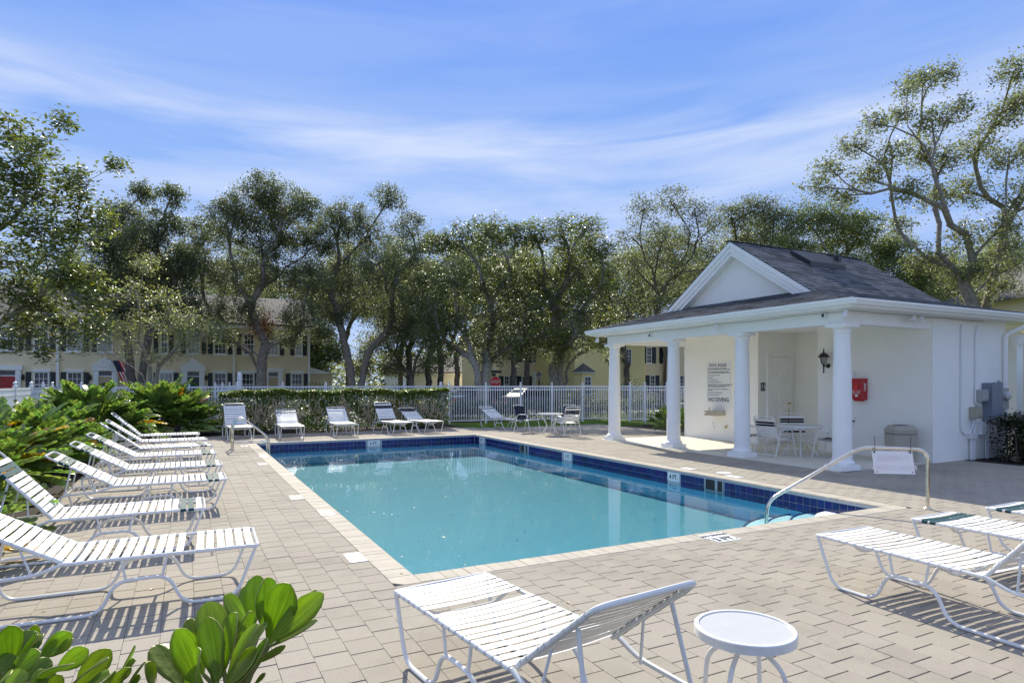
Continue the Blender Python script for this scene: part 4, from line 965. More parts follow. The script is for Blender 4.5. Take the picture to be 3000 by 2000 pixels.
# ------------------------------------------------------------------ palms and shrubs by the deck
def frond_mesh(m, pairs=13, seed=0, droop=0.42):
    r = random.Random(seed); v = []; q = []
    def axis(t): return Vector((t, 0.03 * math.sin(t * 3 + seed), 0.16 * t - droop * t * t))
    for i in range(pairs):
        t = 0.22 + 0.78 * i / (pairs - 1)
        p = axis(t); tang = (axis(t + .01) - axis(t - .01)).normalized()
        for s_ in (-1, 1):
            side = Vector((0, s_, 0)); up = side.cross(tang) * s_; 
            d = (tang * (0.45 + 0.75 * (t - .2)) + side * (1.0 - 0.35 * t) + up * r.uniform(0.1, 0.55) * (1 if up.z > 0 else -1)).normalized()
            L = 0.22 * (0.75 + 0.5 * math.sin(math.pi * min(1, t * 1.02))) * r.uniform(.85, 1.12); wd = L * 0.30
            n = d.cross(tang).normalized(); sd = d.cross(n).normalized()
            b = len(v)
            for f, k in ((0.02, .25), (.35, .85), (.70, 1.0), (0.92, .80), (1.0, .25)):
                c = p + d * L * f + Vector((0, 0, -0.10 * L * f * f))
                v += [c - sd * wd * k, c + sd * wd * k]
            q += [(b + 2 * j, b + 2 * j + 1, b + 2 * j + 3, b + 2 * j + 2) for j in range(4)]
    for i in range(6):
        b = len(v); 
        for t in (i / 6, (i + 1) / 6):
            c = axis(t); rr = 0.011 * (1.15 - t)
            v += [c + Vector((0, rr, 0)), c + Vector((0, 0, rr)), c - Vector((0, rr, 0)), c - Vector((0, 0, rr))]
        q += [(b + j, b + (j + 1) % 4, b + 4 + (j + 1) % 4, b + 4 + j) for j in range(4)]
    return np_mesh('frond', np.array([tuple(x) for x in v]), np.array(q), m)
FRM_G = [frond_mesh('shrubl', 10, i, 0.26 + 0.09 * i) for i in range(4)]
FRM_Y = [frond_mesh('shruby', 11, 9, 0.55), frond_mesh('shruby', 11, 5, 0.45)]
def palm(label, x, y, h, spread, n, yel=0.06, seed=1):
    r = random.Random(seed); t = thing('cycad_clump', label, 'cycad', (x, y, -0.02), 0, 'broad leaved cycads along the left edge of the deck')
    b = MB()
    for k in range(max(2, n // 16)):
        a = r.uniform(0, 6.28); q = r.uniform(0, spread * .45); b.tube([(q * math.cos(a), q * math.sin(a), 0), (q * 1.1 * math.cos(a), q * 1.1 * math.sin(a), h * .32)], [.08, .06], 7)
    b.build('trunk', 'barkd', t)
    for k in range(int(n * 2.9)):
        me = r.choice(FRM_Y) if r.random() < yel else r.choice(FRM_G)
        a = r.uniform(0, 6.283); e = math.asin(r.uniform(.02, 1.0)); q = r.uniform(.35, .62)
        L = r.uniform(.75, 1.15) * spread * .46
        o = put('frond', me, t, (q * spread * math.cos(e) * math.cos(a), q * spread * math.cos(e) * math.sin(a), h * (.10 + .78 * q * math.sin(e)))); o.rotation_euler = (r.uniform(-.5, .5), -min(1.35, e * .8 + r.uniform(.1, .5)), a + r.uniform(-.5, .5)); o.scale = (L,) * 3
        if me in FRM_Y: o['label'] = 'yellowing old frond'
palm('cycad clump nearest the camera behind the second lounger', -2.45, 7.5, 1.15, 1.2, 40, .10, 1)
palm('dense cycad clump behind the third and fourth loungers with yellow fronds', -2.85, 9.6, 1.35, 1.35, 56, .08, 2)
palm('spiky green cycad clump behind the fifth lounger', -2.95, 12.0, 1.40, 1.45, 56, .07, 3)
palm('glossy green cycad clump behind the sixth lounger', -2.85, 14.5, 1.40, 1.45, 52, .05, 4)
palm('cycad clump behind the heads of the two farthest left loungers', -2.75, 17.0, 1.5, 1.45, 52, .06, 5)
palm('tallest rounded cycad clump in front of the left picket fence', -2.15, 19.6, 1.85, 1.6, 78, .04, 6)
palm('cycad clump against the back fence left of the hedge', -0.55, 23.5, 1.85, 1.8, 84, .06, 7)
palm('low cycad clump filling the corner between the back fence and tall clump', -2.6, 22.3, 1.35, 1.3, 40, .05, 8)
palm('small cycad tuft by the porch corner in front of the right fence', 17.0, 19.6, 1.0, .8, 26, .05, 9)
palm('cycad tuft beside the porch wall at the far left corner', 14.75, 16.35, 1.15, .8, 26, .05, 10)
# clipped hedge
t = thing('clipped_hedge', 'long clipped green hedge with bare pale twigs showing behind the back loungers', 'hedge', (5.0, 23.2, 0))
HX0, HX1, HY0, HY1, HZ = -3.95, 4.05, -.62, .62, 1.45
n = 46000
u = rng.uniform(size=(n, 3)); c = np.empty((n, 3))
c[:, 0] = HX0 + u[:, 0] * (HX1 - HX0); c[:, 1] = HY0 + u[:, 1] * (HY1 - HY0); c[:, 2] = .06 + u[:, 2] * (HZ - .06)
k = rng.uniform(size=n); topm = k < .34; frontm = (k >= .34) & (k < .66)
c[topm, 2] = HZ - np.abs(rng.normal(0, .09, topm.sum())); c[frontm, 1] = HY0 + np.abs(rng.normal(0, .16, frontm.sum()))
c[:, 2] += 0.035 * np.sin(c[:, 0] * 2.1) + .03 * np.sin(c[:, 0] * 5.3)
gap = np.sin(c[:, 0] * 2.7 + 1.2 * np.sin(c[:, 2] * 4)) + np.sin(c[:, 2] * 5.1 + c[:, 0] * 1.3)
keep = ~((c[:, 1] < HY0 + .42) & (c[:, 2] < 1.2) & (gap > .25) & (rng.uniform(size=n) < .82)); c = c[keep]
v, q = leaf_cards(c, 0.095, up=0.9, aspect=.55)
put('foliage', np_mesh('foliage', v, q, ['hedgel', 'autumn'], (rng.uniform(size=len(q)) < .012).astype(int)), t)
tw = MB()
for i in range(230):
    x = random.uniform(HX0 + .1, HX1 - .1); z = random.uniform(.1, .75); p = Vector((x, HY0 + random.uniform(-.05, .05), z)); pts = [p]
    d = Vector((random.uniform(-.7, .7), random.uniform(-.1, .05), random.uniform(.35, 1))).normalized()
    for k in range(random.randint(3, 5)):
        d = (d + Vector((random.uniform(-.6, .6), random.uniform(-.15, .15), random.uniform(-.2, .45)))).normalized(); p = p + d * random.uniform(.1, .2); p.y = max(p.y, HY0 - .07); pts.append(p.copy())
    pts = [p for p in pts if p.z < HZ - .08]
    if len(pts) > 1: tw.tube(pts, [0.014 - .0018 * k for k in range(len(pts))], 5)
tw.build('twigs', 'twig', t)
def hedge(label, lo, hi, n, size, m, name='clipped_hedge', cat='hedge', jag=0.05):
    lo, hi = Vector(lo), Vector(hi); o0 = Vector(((lo.x + hi.x) / 2, (lo.y + hi.y) / 2, lo.z)); t = thing(name, label, cat, o0)
    c = rng.uniform(size=(n, 3)); k = rng.uniform(size=n)
    c[k < .3, 2] = 1 - np.abs(rng.normal(0, .06, (k < .3).sum())); f_ = (k >= .3) & (k < .6); c[f_, 1] = np.abs(rng.normal(0, .10, f_.sum()))
    d = np.array(hi - lo); c = np.array(lo - o0) + c * d + rng.normal(0, jag, (n, 3))
    v, q = leaf_cards(c, size, up=.8, aspect=.5); put('foliage', np_mesh('foliage', v, q, m), t)
    b = MB()
    for i in range(int(d[0] * 6) + 4):
        x = random.uniform(0, d[0]) - d[0] / 2; y = random.uniform(-.3, .3) * d[1]; b.tube([(x, y, 0), (x + random.uniform(-.1, .1), y, d[2] * .5), (x + random.uniform(-.25, .25), y + random.uniform(-.1, .1), d[2] * .9)], [.016, .012, .006], 5)
    tag(b.build('stems', 'barkd', t), kind='stuff'); return t
hedge('dark reddish leaved low hedge in the mulch below the electric panel', (15.75, 6.85, 0), (20.2, 7.55, .90), 15000, .10, ['croton'], 'low_hedge', jag=.07)
hedge('low dark hedge seen through the pickets beyond the far table', (9.9, 26.0, -.05), (22.0, 27.2, .82), 15000, .10, ['darkl'], 'low_hedge')
hedge('low hedge hidden behind the back fence on the left', (-12, 27.0, -.05), (9.0, 28.0, 1.05), 12000, .11, ['darkl'], 'low_hedge')
hedge('sunlit hedge strip by the street behind the yellow house side', (16, 43.0, 0), (30, 44.2, 1.2), 7000, .14, ['hedgel'], 'low_hedge')
# grass tufts at the fence foot
n = 5200
gx = rng.uniform(9.8, 17.2, n); gy = np.where(gx < 15.2, rng.uniform(21.62, 24.2, n), rng.uniform(20.7, 23.2, n))
a = rng.uniform(0, 6.283, n); hgt = rng.uniform(.03, .085, n); bx, by = np.cos(a) * .008, np.sin(a) * .008
lx, ly = rng.normal(0, .02, n), rng.normal(0, .02, n); z0 = np.full(n, -.06)
v = np.stack([np.stack([gx - bx, gy - by, z0], 1), np.stack([gx + bx, gy + by, z0], 1), np.stack([gx + lx, gy + ly, hgt], 1)], 1).reshape(-1, 3)
tag(put('grass', np_mesh('grass', v, np.arange(3 * n).reshape(n, 3), 'blade')), kind='stuff')

# ------------------------------------------------------------------ broad leaves close to the camera
def blade(base, tip, wd, face, curl, r):
    """thick obovate leaf from base to tip; face = direction its upper side looks"""
    d = tip - base; L = d.length; d.normalize(); f = (face - d * face.dot(d)).normalized(); s_ = d.cross(f)
    v = []; q = []; st = ((0, .12), (.10, .30), (.30, .70), (.55, .98), (.75, .97), (.89, .70), (.97, .34), (1.0, .04))
    for t, k in st:
        c = d * L * t + f * (curl * L * (t - t * t) * 1.6); h = wd * k / 2; up = f * h * 0.20
        v += [c - s_ * h + up, c - s_ * h * .5 + up * .25, c, c + s_ * h * .5 + up * .25, c + s_ * h + up]
    for i in range(len(st) - 1):
        for j in range(4): q.append((5 * i + j, 5 * i + j + 1, 5 * i + j + 6, 5 * i + j + 5))
    n1 = len(v); v += [p - f * 0.0022 for p in v]
    q2 = [tuple(reversed([n1 + a for a in x])) for x in q]
    rim = [5 * i for i in range(len(st))] + [5 * len(st) - 5 + j for j in range(1, 5)] + [5 * i + 4 for i in range(len(st) - 2, -1, -1)]
    q3 = [(rim[i], rim[i + 1], n1 + rim[i + 1], n1 + rim[i]) for i in range(len(rim) - 1)]
    nq = len(q) + len(q2)
    return np.array([tuple(x) for x in v]), np.array(q + q2 + q3), np.array([0] * nq + [1] * len(q3))
M['leafrim'] = mat('leaf_rim', (0.36, 0.36, 0.12), .5)
def big_plant(label, spec, root, seed):
    r = random.Random(seed); t = thing('broad_leaf_shrub', label, 'shrub', root)
    nodes = []
    for x0, y0, x1, y1, wpx, d, face in spec:
        sc = 2.352; p0 = at(x0 / sc, 1650 + y0 / sc, d + r.uniform(-.02, .02)); p1 = at(x1 / sc, 1650 + y1 / sc, d + r.uniform(-.10, .06))
        tocam = (Vector((0, 0, EYE)) - p0).normalized()
        side = Vector((CT, -ST, 0)); fc = (tocam + Vector((0, 0, 1)) * .35 + side * face * 0.9 + Vector((r.uniform(-.2, .2), r.uniform(-.2, .2), 0))).normalized()
        v, q, mi = blade(p0, p1, wpx / sc / F_PX * d * 1.25, fc, r.uniform(-.12, .12), r)
        lm = np_mesh('leaf', v, q, ['bigl', 'leafrim'], mi, True); uvl = lm.uv_layers.new(name='leaf'); vi = np.empty(len(lm.loops), np.int32); lm.loops.foreach_get('vertex_index', vi); vi = vi % 40
        uvl.data.foreach_set('uv', np.stack([(vi % 5) / 4.0, (vi // 5) / 7.0], 1).astype(np.float32).ravel())
        put('leaf', lm, t, p0 - Vector(root)); nodes.append(p0 - Vector(root))
    b = MB(); ctr = sum(nodes, Vector()) / len(nodes)
    b.tube([(0, 0, 0), Vector((ctr.x * .4, ctr.y * .4, ctr.z * .5)), ctr - Vector((0, 0, .12))], [.022, .018, .012], 8)
    for p in nodes: b.tube([ctr - Vector((0, 0, .12)), (ctr + p) / 2 - Vector((0, 0, .04)), p], [.008, .006, .004], 5)
    b.build('stem', 'stem', t, True)
sp = [(1850, 545, 2228, 205, 140, 1.32, .2), (1845, 510, 1995, 140, 190, 1.38, -.2), (1805, 430, 1840, 95, 135, 1.42, .5), (1745, 425, 1775, 78, 130, 1.45, -.3), (1715, 425, 1545, 222, 105, 1.36, .1),
      (1640, 480, 1690, 155, 75, 1.46, .8), (1530, 690, 1430, 262, 180, 1.34, .1), (1495, 820, 1432, 368, 165, 1.24, -.6), (1540, 740, 1628, 340, 140, 1.27, -.9), (1560, 800, 1775, 415, 95, 1.22, -1.0),
      (1690, 620, 1832, 402, 95, 1.20, -1.1), (1255, 850, 1068, 560, 165, 1.26, .3), (1375, 850, 1208, 455, 160, 1.28, .1), (1400, 760, 1300, 375, 120, 1.33, .4), (1055, 850, 1005, 690, 90, 1.24, .7),
      (1545, 850, 1772, 580, 130, 1.18, -.9), (1850, 575, 2190, 382, 62, 1.30, -1.2), (1750, 695, 1968, 565, 42, 1.28, 1.4), (1760, 830, 1832, 755, 30, 1.26, 1.2), (1860, 560, 2180, 178, 60, 1.45, .9), (1480, 840, 1520, 560, 110, 1.30, .6), (1620, 840, 1842, 515, 70, 1.19, -1.2), (1310, 860, 1290, 480, 130, 1.36, .2), (1690, 700, 1720, 330, 110, 1.40, .3), (1600, 640, 1590, 300, 120, 1.43, .5), (1420, 880, 1380, 600, 140, 1.2, -.4)]
big_plant('broad leaved shrub with upright leaves in the left centre foreground', sp, tuple(at(640, 2000, 1.33).xy) + (0,), 3)
sp = [(60, 720, 62, 428, 130, 1.30, .2), (150, 680, 200, 455, 150, 1.32, .1), (100, 660, 255, 492, 60, 1.28, -.6), (270, 650, 497, 480, 120, 1.34, .2), (270, 640, 415, 478, 45, 1.38, .9), (380, 740, 608, 590, 110, 1.30, .3), (260, 800, 482, 690, 110, 1.22, .2),
      (140, 820, 352, 658, 105, 1.21, .1), (30, 760, 276, 618, 115, 1.24, .2), (-20, 750, 102, 628, 105, 1.22, .3), (-30, 640, 40, 480, 90, 1.33, -.3), (190, 640, 240, 422, 70, 1.42, .5), (20, 860, 190, 745, 100, 1.16, .1), (-60, 880, 60, 770, 110, 1.15, .2), (60, 660, 130, 450, 100, 1.4, .4), (200, 850, 330, 740, 90, 1.18, .4), (330, 640, 500, 520, 60, 1.4, -.5), (340, 860, 420, 770, 80, 1.2, .2), (120, 620, 290, 500, 90, 1.4, .2)]
big_plant('bright broad leaved shrub in the bottom left corner', sp, tuple(at(80, 2000, 1.3).xy) + (0,), 4)
sp = [(520, 850, 762, 590, 130, 1.36, .2), (470, 860, 742, 652, 85, 1.28, .3), (780, 850, 932, 565, 40, 1.34, 1.2), (840, 830, 930, 665, 70, 1.30, -1.0), (560, 870, 752, 760, 90, 1.2, .3), (870, 880, 1000, 680, 80, 1.32, .8), (900, 870, 960, 760, 60, 1.24, -.8), (640, 870, 800, 740, 50, 1.3, 1.0), (700, 880, 900, 720, 60, 1.25, .5)]
big_plant('small broad leaved sprig between the two foreground shrubs', sp, tuple(at(310, 2000, 1.3).xy) + (0,), 5)

# ------------------------------------------------------------------ trees
def frusta(P0, P1, R0, R1, n):
    d = unit(P1 - P0); a = np.where(np.abs(d[:, 2:3]) < .9, np.array([[0, 0, 1.0]]), np.array([[1.0, 0, 0]]))
    u = unit(np.cross(d, a)); w_ = np.cross(d, u); k = np.arange(n) * 2 * np.pi / n
    ring = u[:, None] * np.cos(k)[None, :, None] + w_[:, None] * np.sin(k)[None, :, None]
    ext = d * np.minimum(R1, .25 * np.linalg.norm(P1 - P0, axis=1))[:, None]
    v = np.concatenate([P0[:, None] + ring * R0[:, None, None], (P1 + ext)[:, None] + ring * R1[:, None, None]], 1)
    j = np.arange(n); j2 = (j + 1) % n; f = np.stack([j, j2, n + j2, n + j], 1)
    return v.reshape(-1, 3), (f[None] + (np.arange(len(P0)) * 2 * n)[:, None, None]).reshape(-1, 4)
def tree(label, base, stems, lobes, tr, fork, mats, leaf=0.14, per=30, twigs=34, sig=0.33, up=0.55, group='trees around the pool', name='tree', bark='bark', fill=1.0, minor=0.0, lean=None, cat='tree'):
    """stems: xy offsets of trunks at the fork; lobes: (centre, radius)"""
    bx, by = base; t = thing(name, label, cat, (bx, by, -0.06), 0, group); B = np.array([bx, by, -0.06])
    pts = [np.zeros(3)]; par = [-1]; plen = [0.0]; limb = [0]
    def add(p, q): pts.append(np.asarray(p, float)); par.append(q); plen.append(plen[q] + float(np.linalg.norm(pts[-1] - pts[q]))); return len(pts) - 1
    heads = []
    for sxo, syo in stems:
        q = 0; m = 6; off = np.array([sxo, syo])
        if len(stems) > 1: q = add(np.array([off[0] * .18, off[1] * .18, 0.02]), 0)
        for k in range(1, m + 1):
            f = k / m; q = add(np.array([off[0] * (.18 + .82 * f ** 1.5), off[1] * (.18 + .82 * f ** 1.5), fork * f]) + np.append(rng.normal(0, .03, 2) * fork / 3, 0), q)
        heads.append(q)
    order = sorted(lobes, key=lambda l: np.linalg.norm(np.array(l[0]) - B - np.array([0, 0, fork])))
    tips = []; crown_c = []; limbs = list(range(2 if len(stems) > 1 else 3, len(pts)))
    for c, r in order:
        c = np.array(c) - B; cand = np.array(limbs); A = np.array(pts)[cand]
        dist = np.linalg.norm(A - c, axis=1) + 0.62 * np.array(plen)[cand] + 0.9 * np.maximum(0, A[:, 2] - c[2] + .4)
        q = int(cand[int(np.argmin(dist))]); p0 = np.array(pts[q]); m = max(3, int(np.linalg.norm(c - p0) / 0.6))
        d0 = p0 - pts[par[q]] if par[q] >= 0 else np.array([0, 0, 1.0]); d0 = d0 / max(np.linalg.norm(d0), 1e-6); L = np.linalg.norm(c - p0)
        mid = p0 + d0 * L * .35 + np.array([0, 0, .06 * L])
        for k in range(1, m + 1):
            f = k / m; p = p0 * (1 - f) ** 2 + 2 * mid * f * (1 - f) + c * f * f
            q = add(p + rng.normal(0, .085 * min(1, L / 3), 3) * (f < 1), q)
        start = len(pts) - m; limbs += list(range(start, len(pts) - 1))
        nt_ = max(8, int(twigs * 2.4 * (r / 1.0) ** 1.6))
        dirs = unit(rng.normal(size=(nt_, 3))); rad = r * 1.2 * rng.uniform(.15, 1.0, nt_) ** .55
        T = c + dirs * rad[:, None] * np.array([1, 1, .85])
        for tp in T[np.argsort(rad)]:
            A = np.array(pts[start:]); k = int(np.argmin(np.linalg.norm(A - tp, axis=1) + .3 * np.maximum(0, A[:, 2] - tp[2]))); p0 = A[k]; qq = start + k
            mid = (p0 + tp) / 2 + rng.normal(0, .10, 3) + np.array([0, 0, .05])
            qq = add(mid, qq); qq = add(tp, qq); tips.append(tp); crown_c.append(mid)
    A = np.array(pts); pr = np.array(par); n = len(A); w2 = np.zeros(n); kids = np.zeros(n, int)
    for i in range(1, n): kids[pr[i]] += 1
    w2[kids == 0] = 1.0
    for i in range(n - 1, 0, -1): w2[pr[i]] += w2[i]
    rad = w2 ** .62; rad = np.maximum(0.008, rad / rad[0] * tr * .82 * (1.0 if len(stems) == 1 else 1.25))
    flare = np.clip(1 + .5 * np.exp(-A[:, 2] / .35), 1, 1.5); rad = rad * np.where(A[:, 2] < 1.2, flare, 1)
    idx = np.arange(1, n); r1 = rad[idx]; r0 = np.minimum(rad[pr[idx]], r1 * 1.35)
    V, Q = [], []; o = 0
    for sel, ns in ((r0 > .05, 9), ((r0 <= .05) & (r0 > .02), 5), (r0 <= .02, 3)):
        if sel.sum():
            v, q = frusta(A[pr[idx[sel]]], A[idx[sel]], r0[sel], r1[sel], ns); V.append(v); Q.append(q + o); o += len(v)
    put('trunk', np_mesh('trunk', np.concatenate(V), np.concatenate(Q), bark, None, True), t)
    T = np.array(tips); Mi = np.array(crown_c); sig = sig * .62; k = int(per * fill * 1.12)
    c = np.concatenate([np.repeat(T, k, 0) + rng.normal(0, sig, (len(T) * k, 3)) * np.array([1, 1, .7]), np.repeat(Mi, k // 3, 0) + rng.normal(0, sig * .8, (len(Mi) * (k // 3), 3))])
    v, q = leaf_cards(c, leaf, up=up, aspect=.48)
    mi = (rng.uniform(size=len(q)) < minor).astype(int)
    put('crown', np_mesh('crown', v, q, mats, mi), t)
    return t
K = 3000 / 2352
def lob(lst, d, jit=1.2, s=1.0, seed=0):
    r = random.Random(seed); out = []
    for x, y, rr in lst:
        dd = d + r.uniform(-jit, jit); p = at(x * K, y * K, dd); out.append((tuple(p), rr * K / F_PX * dd * s))
    return out
def gxy(px, d): p = at(px * K, 1000, d); return (p.x, p.y)
tree('big glossy leaved tree leaning in from the left picture edge', gxy(-150, 24), [(0, 0)],
     lob([(20, 300, 36), (90, 350, 46), (140, 275, 24), (40, 400, 55), (110, 440, 55), (180, 420, 34), (200, 475, 40), (262, 382, 22), (20, 500, 55), (100, 540, 55), (170, 545, 50), (230, 520, 30), (40, 600, 55), (130, 620, 55), (30, 690, 55), (110, 700, 55), (190, 640, 40), (60, 752, 40), (150, 765, 42), (215, 690, 34), (228, 745, 36), (15, 790, 24), (105, 812, 14), (-60, 420, 60), (-80, 560, 70), (-60, 690, 60)], 23.5, 1.5, 1, 1), .24, 3.2, ['magl', 'yell'], leaf=.21, per=15, twigs=22, sig=.30, minor=.10, bark='barkp', up=1.1)
tree('dark multi stemmed tree behind the pale bare tree on the left', gxy(312, 37), [(-1.9, 0), (-.5, .4), (.6, -.2), (-1.1, -.3)],
     lob([(285, 500, 42), (275, 560, 50), (330, 555, 50), (385, 520, 40), (250, 640, 48), (320, 640, 52), (390, 620, 50), (285, 720, 42), (360, 710, 46), (412, 690, 42), (330, 445, 26), (395, 450, 26), (240, 570, 36), (425, 600, 40), (230, 700, 34)], 37.5, 1.7, 1, 2), .34, 4.4, ['darkl', 'oakl'], leaf=.15, per=30, twigs=34, minor=.35, bark='barkd')
tree('slender pale barked tree with sparse light leaves left of the oak', gxy(345, 27), [(0, 0)],
     lob([(335, 600, 30), (310, 670, 36), (385, 690, 34), (330, 745, 38), (285, 758, 34), (395, 752, 40), (430, 730, 30), (455, 765, 32), (300, 800, 24), (250, 770, 30), (215, 800, 26), (430, 800, 26), (500, 760, 26), (360, 820, 24)], 26.5, 1.0, 1, 3), .16, 2.2, ['palel', 'yell'], leaf=.12, per=13, twigs=22, sig=.30, minor=.15, bark='barkp')
tree('large spreading oak with tall crown in front of the cream townhouses', gxy(600, 40), [(0, 0)],
     lob([(604, 430, 38), (560, 470, 46), (650, 470, 50), (700, 480, 38), (520, 515, 54), (600, 550, 58), (680, 555, 52), (475, 545, 44), (460, 625, 46), (540, 640, 54), (640, 630, 50), (715, 640, 46), (690, 725, 42), (500, 715, 38), (570, 715, 32), (735, 560, 36), (440, 580, 30), (620, 500, 40), (450, 745, 24), (520, 775, 24), (670, 775, 26), (735, 765, 24), (610, 760, 20)], 40, 2.0, 1, 4), .42, 3.3, ['darkl', 'oakl'], leaf=.15, per=26, twigs=30, minor=.45)
tree('tall twin trunked oak with a lone tuft on top right of the spreading oak', gxy(822, 42), [(-.8, .2), (.7, 0)],
     lob([(890, 455, 34), (800, 500, 46), (760, 520, 42), (850, 540, 50), (935, 520, 36), (780, 600, 52), (870, 610, 54), (940, 600, 48), (985, 560, 30), (742, 660, 42), (822, 680, 52), (900, 690, 48), (962, 680, 42), (930, 750, 36), (770, 720, 34)], 42, 2, 1, 5), .34, 4.0, ['oakl', 'darkl'], leaf=.15, per=24, twigs=28, minor=.4)
tree('glossy magnolia at the centre beyond the back fence', gxy(1108, 35), [(-.35, 0), (.35, .15)],
     lob([(1010, 560, 36), (1060, 555, 44), (1120, 540, 46), (1185, 545, 40), (1040, 640, 52), (1110, 640, 56), (1175, 640, 52), (1000, 700, 48), (1070, 730, 54), (1145, 730, 56), (1205, 720, 44), (1030, 800, 44), (1110, 800, 48), (1175, 800, 44), (990, 770, 34), (975, 640, 34), (1215, 790, 36)], 35, 1.8, 1, 6), .36, 2.6, ['magl', 'darkl'], leaf=.19, per=16, twigs=26, sig=.30, minor=.3, up=1.1, bark='barkp')
tree('broad magnolia with stout grey trunk and yellow green top behind the far table', gxy(1283, 35), [(-.5, 0), (.1, .2), (.65, 0)],
     lob([(1230, 545, 40), (1290, 540, 46), (1345, 530, 42), (1375, 575, 40), (1260, 620, 52), (1330, 620, 52), (1390, 650, 36), (1270, 700, 52), (1340, 700, 52), (1392, 735, 36), (1255, 775, 46), (1325, 775, 48), (1385, 785, 30), (1225, 640, 40), (1290, 800, 34)], 35, 1.8, 1, 7), .42, 2.8, ['magl', 'yell'], leaf=.18, per=15, twigs=26, sig=.32, minor=.16, up=1.1)
tree('bare topped oak with curving limbs seen through the porch', gxy(1540, 36), [(0, 0)],
     lob([(1480, 480, 36), (1540, 462, 42), (1595, 482, 36), (1452, 545, 34), (1520, 555, 48), (1598, 555, 44), (1640, 520, 30), (1462, 620, 42), (1540, 640, 48), (1432, 690, 36), (1500, 700, 40), (1445, 750, 30), (1600, 620, 40)], 36.5, 1.6, 1, 8), .26, 3.0, ['oakl', 'darkl'], leaf=.13, per=15, twigs=26, sig=.36, minor=.4, bark='barkd')
tree('open crowned oak rising behind the pool house gable', gxy(1690, 42), [(0, 0)],
     lob([(1680, 500, 36), (1730, 485, 38), (1780, 490, 36), (1700, 550, 46), (1780, 545, 44), (1640, 590, 42), (1730, 610, 46), (1665, 660, 40)], 42, 1.6, 1, 9), .26, 4.0, ['oakl', 'darkl'], leaf=.15, per=20, twigs=28, sig=.42, minor=.4, bark='barkd')
tree('dense bushy oak right behind the pool house roof ridge', gxy(1960, 39), [(0, 0)],
     lob([(1850, 510, 44), (1920, 505, 46), (1980, 525, 42), (1830, 575, 46), (1910, 575, 50), (2000, 585, 48), (2060, 575, 42), (1960, 635, 46), (2050, 640, 50), (2120, 620, 42), (2130, 680, 42), (1880, 640, 44), (2180, 690, 40), (2290, 660, 40), (2220, 640, 40), (2330, 690, 36)], 39, 2, 1, 10), .40, 4.0, ['oakl', 'hedgel'], leaf=.16, per=28, twigs=30, sig=.38, minor=.35)
tree('great spreading oak with forked grey trunks on the right behind the pool house', gxy(2262, 24), [(-.85, 0), (.40, .2)],
     lob([(1872, 430, 26), (1905, 385, 26), (1962, 335, 30), (1932, 450, 28), (1990, 410, 34), (2050, 360, 34), (2005, 285, 26), (2070, 262, 26), (2120, 185, 28), (2168, 172, 28), (2085, 205, 22), (2140, 280, 34), (2198, 255, 30), (2110, 350, 34), (2178, 360, 38), (2080, 440, 34), (2150, 450, 38), (2228, 440, 38), (2250, 330, 36), (2300, 275, 36), (2328, 165, 36), (2318, 360, 38), (2340, 450, 36), (2300, 520, 36), (2220, 540, 34), (2250, 620, 30), (2335, 610, 30), (2345, 235, 34), (2400, 350, 50), (2420, 480, 50), (2400, 220, 44), (2160, 590, 30), (2190, 640, 28), (2110, 600, 26), (2300, 580, 34), (2310, 660, 30), (2240, 680, 26), (2060, 520, 28)], 24, 1.6, 1, 11), .29, 4.6, ['oakl', 'palel'], leaf=.12, per=15, twigs=46, sig=.30, minor=.3)
tree('light green small tree filling the gap right of the cream townhouses', gxy(735, 50), [(0, 0)],
     lob([(720, 815, 30), (745, 780, 32), (715, 770, 26), (770, 810, 28), (735, 845, 28)], 50, 1.5, 1, 12), .2, 1.5, ['palel', 'hedgel'], leaf=.2, per=28, twigs=26, sig=.4, minor=.4)
tree('sparse grey leafed tree between the twin oak and the magnolia', gxy(945, 46), [(0, 0)],
     lob([(860, 790, 40), (915, 770, 44), (975, 765, 40), (900, 835, 34), (835, 835, 32), (985, 825, 36), (950, 700, 40), (880, 715, 40)], 45, 2, 1, 13), .26, 2.6, ['palel', 'oakl'], leaf=.17, per=22, twigs=26, sig=.42, minor=.5)
tree('thin young tree with few leaves in front of the yellow house', gxy(1403, 40), [(0, 0)],
     lob([(1403, 800, 14), (1395, 825, 12), (1412, 780, 12), (1400, 760, 14), (1418, 815, 10)], 40, .4, 1, 14), .08, 1.6, ['oakl'], leaf=.13, per=12, twigs=26, sig=.25)
for i, (x, lb) in enumerate(((940, 'first plain trunked oak in the far row behind the magnolia'), (985, 'second slim oak of the far row left of the magnolia'), (1012, 'third slim oak of the far row beside the magnolia stem'), (1180, 'dark trunked oak between the two magnolias by the stop sign'))):
    tree(lb, gxy(x, 47 + i), [(0, 0)], lob([(x - 30, 740, 38), (x + 25, 730, 40), (x, 690, 42), (x - 15, 640, 40), (x + 35, 660, 36)], 47 + i, 2, 1, 20 + i), .28, 3.6, ['darkl', 'oakl'], leaf=.2, per=24, twigs=24, sig=.45, minor=.4, bark='barkd')
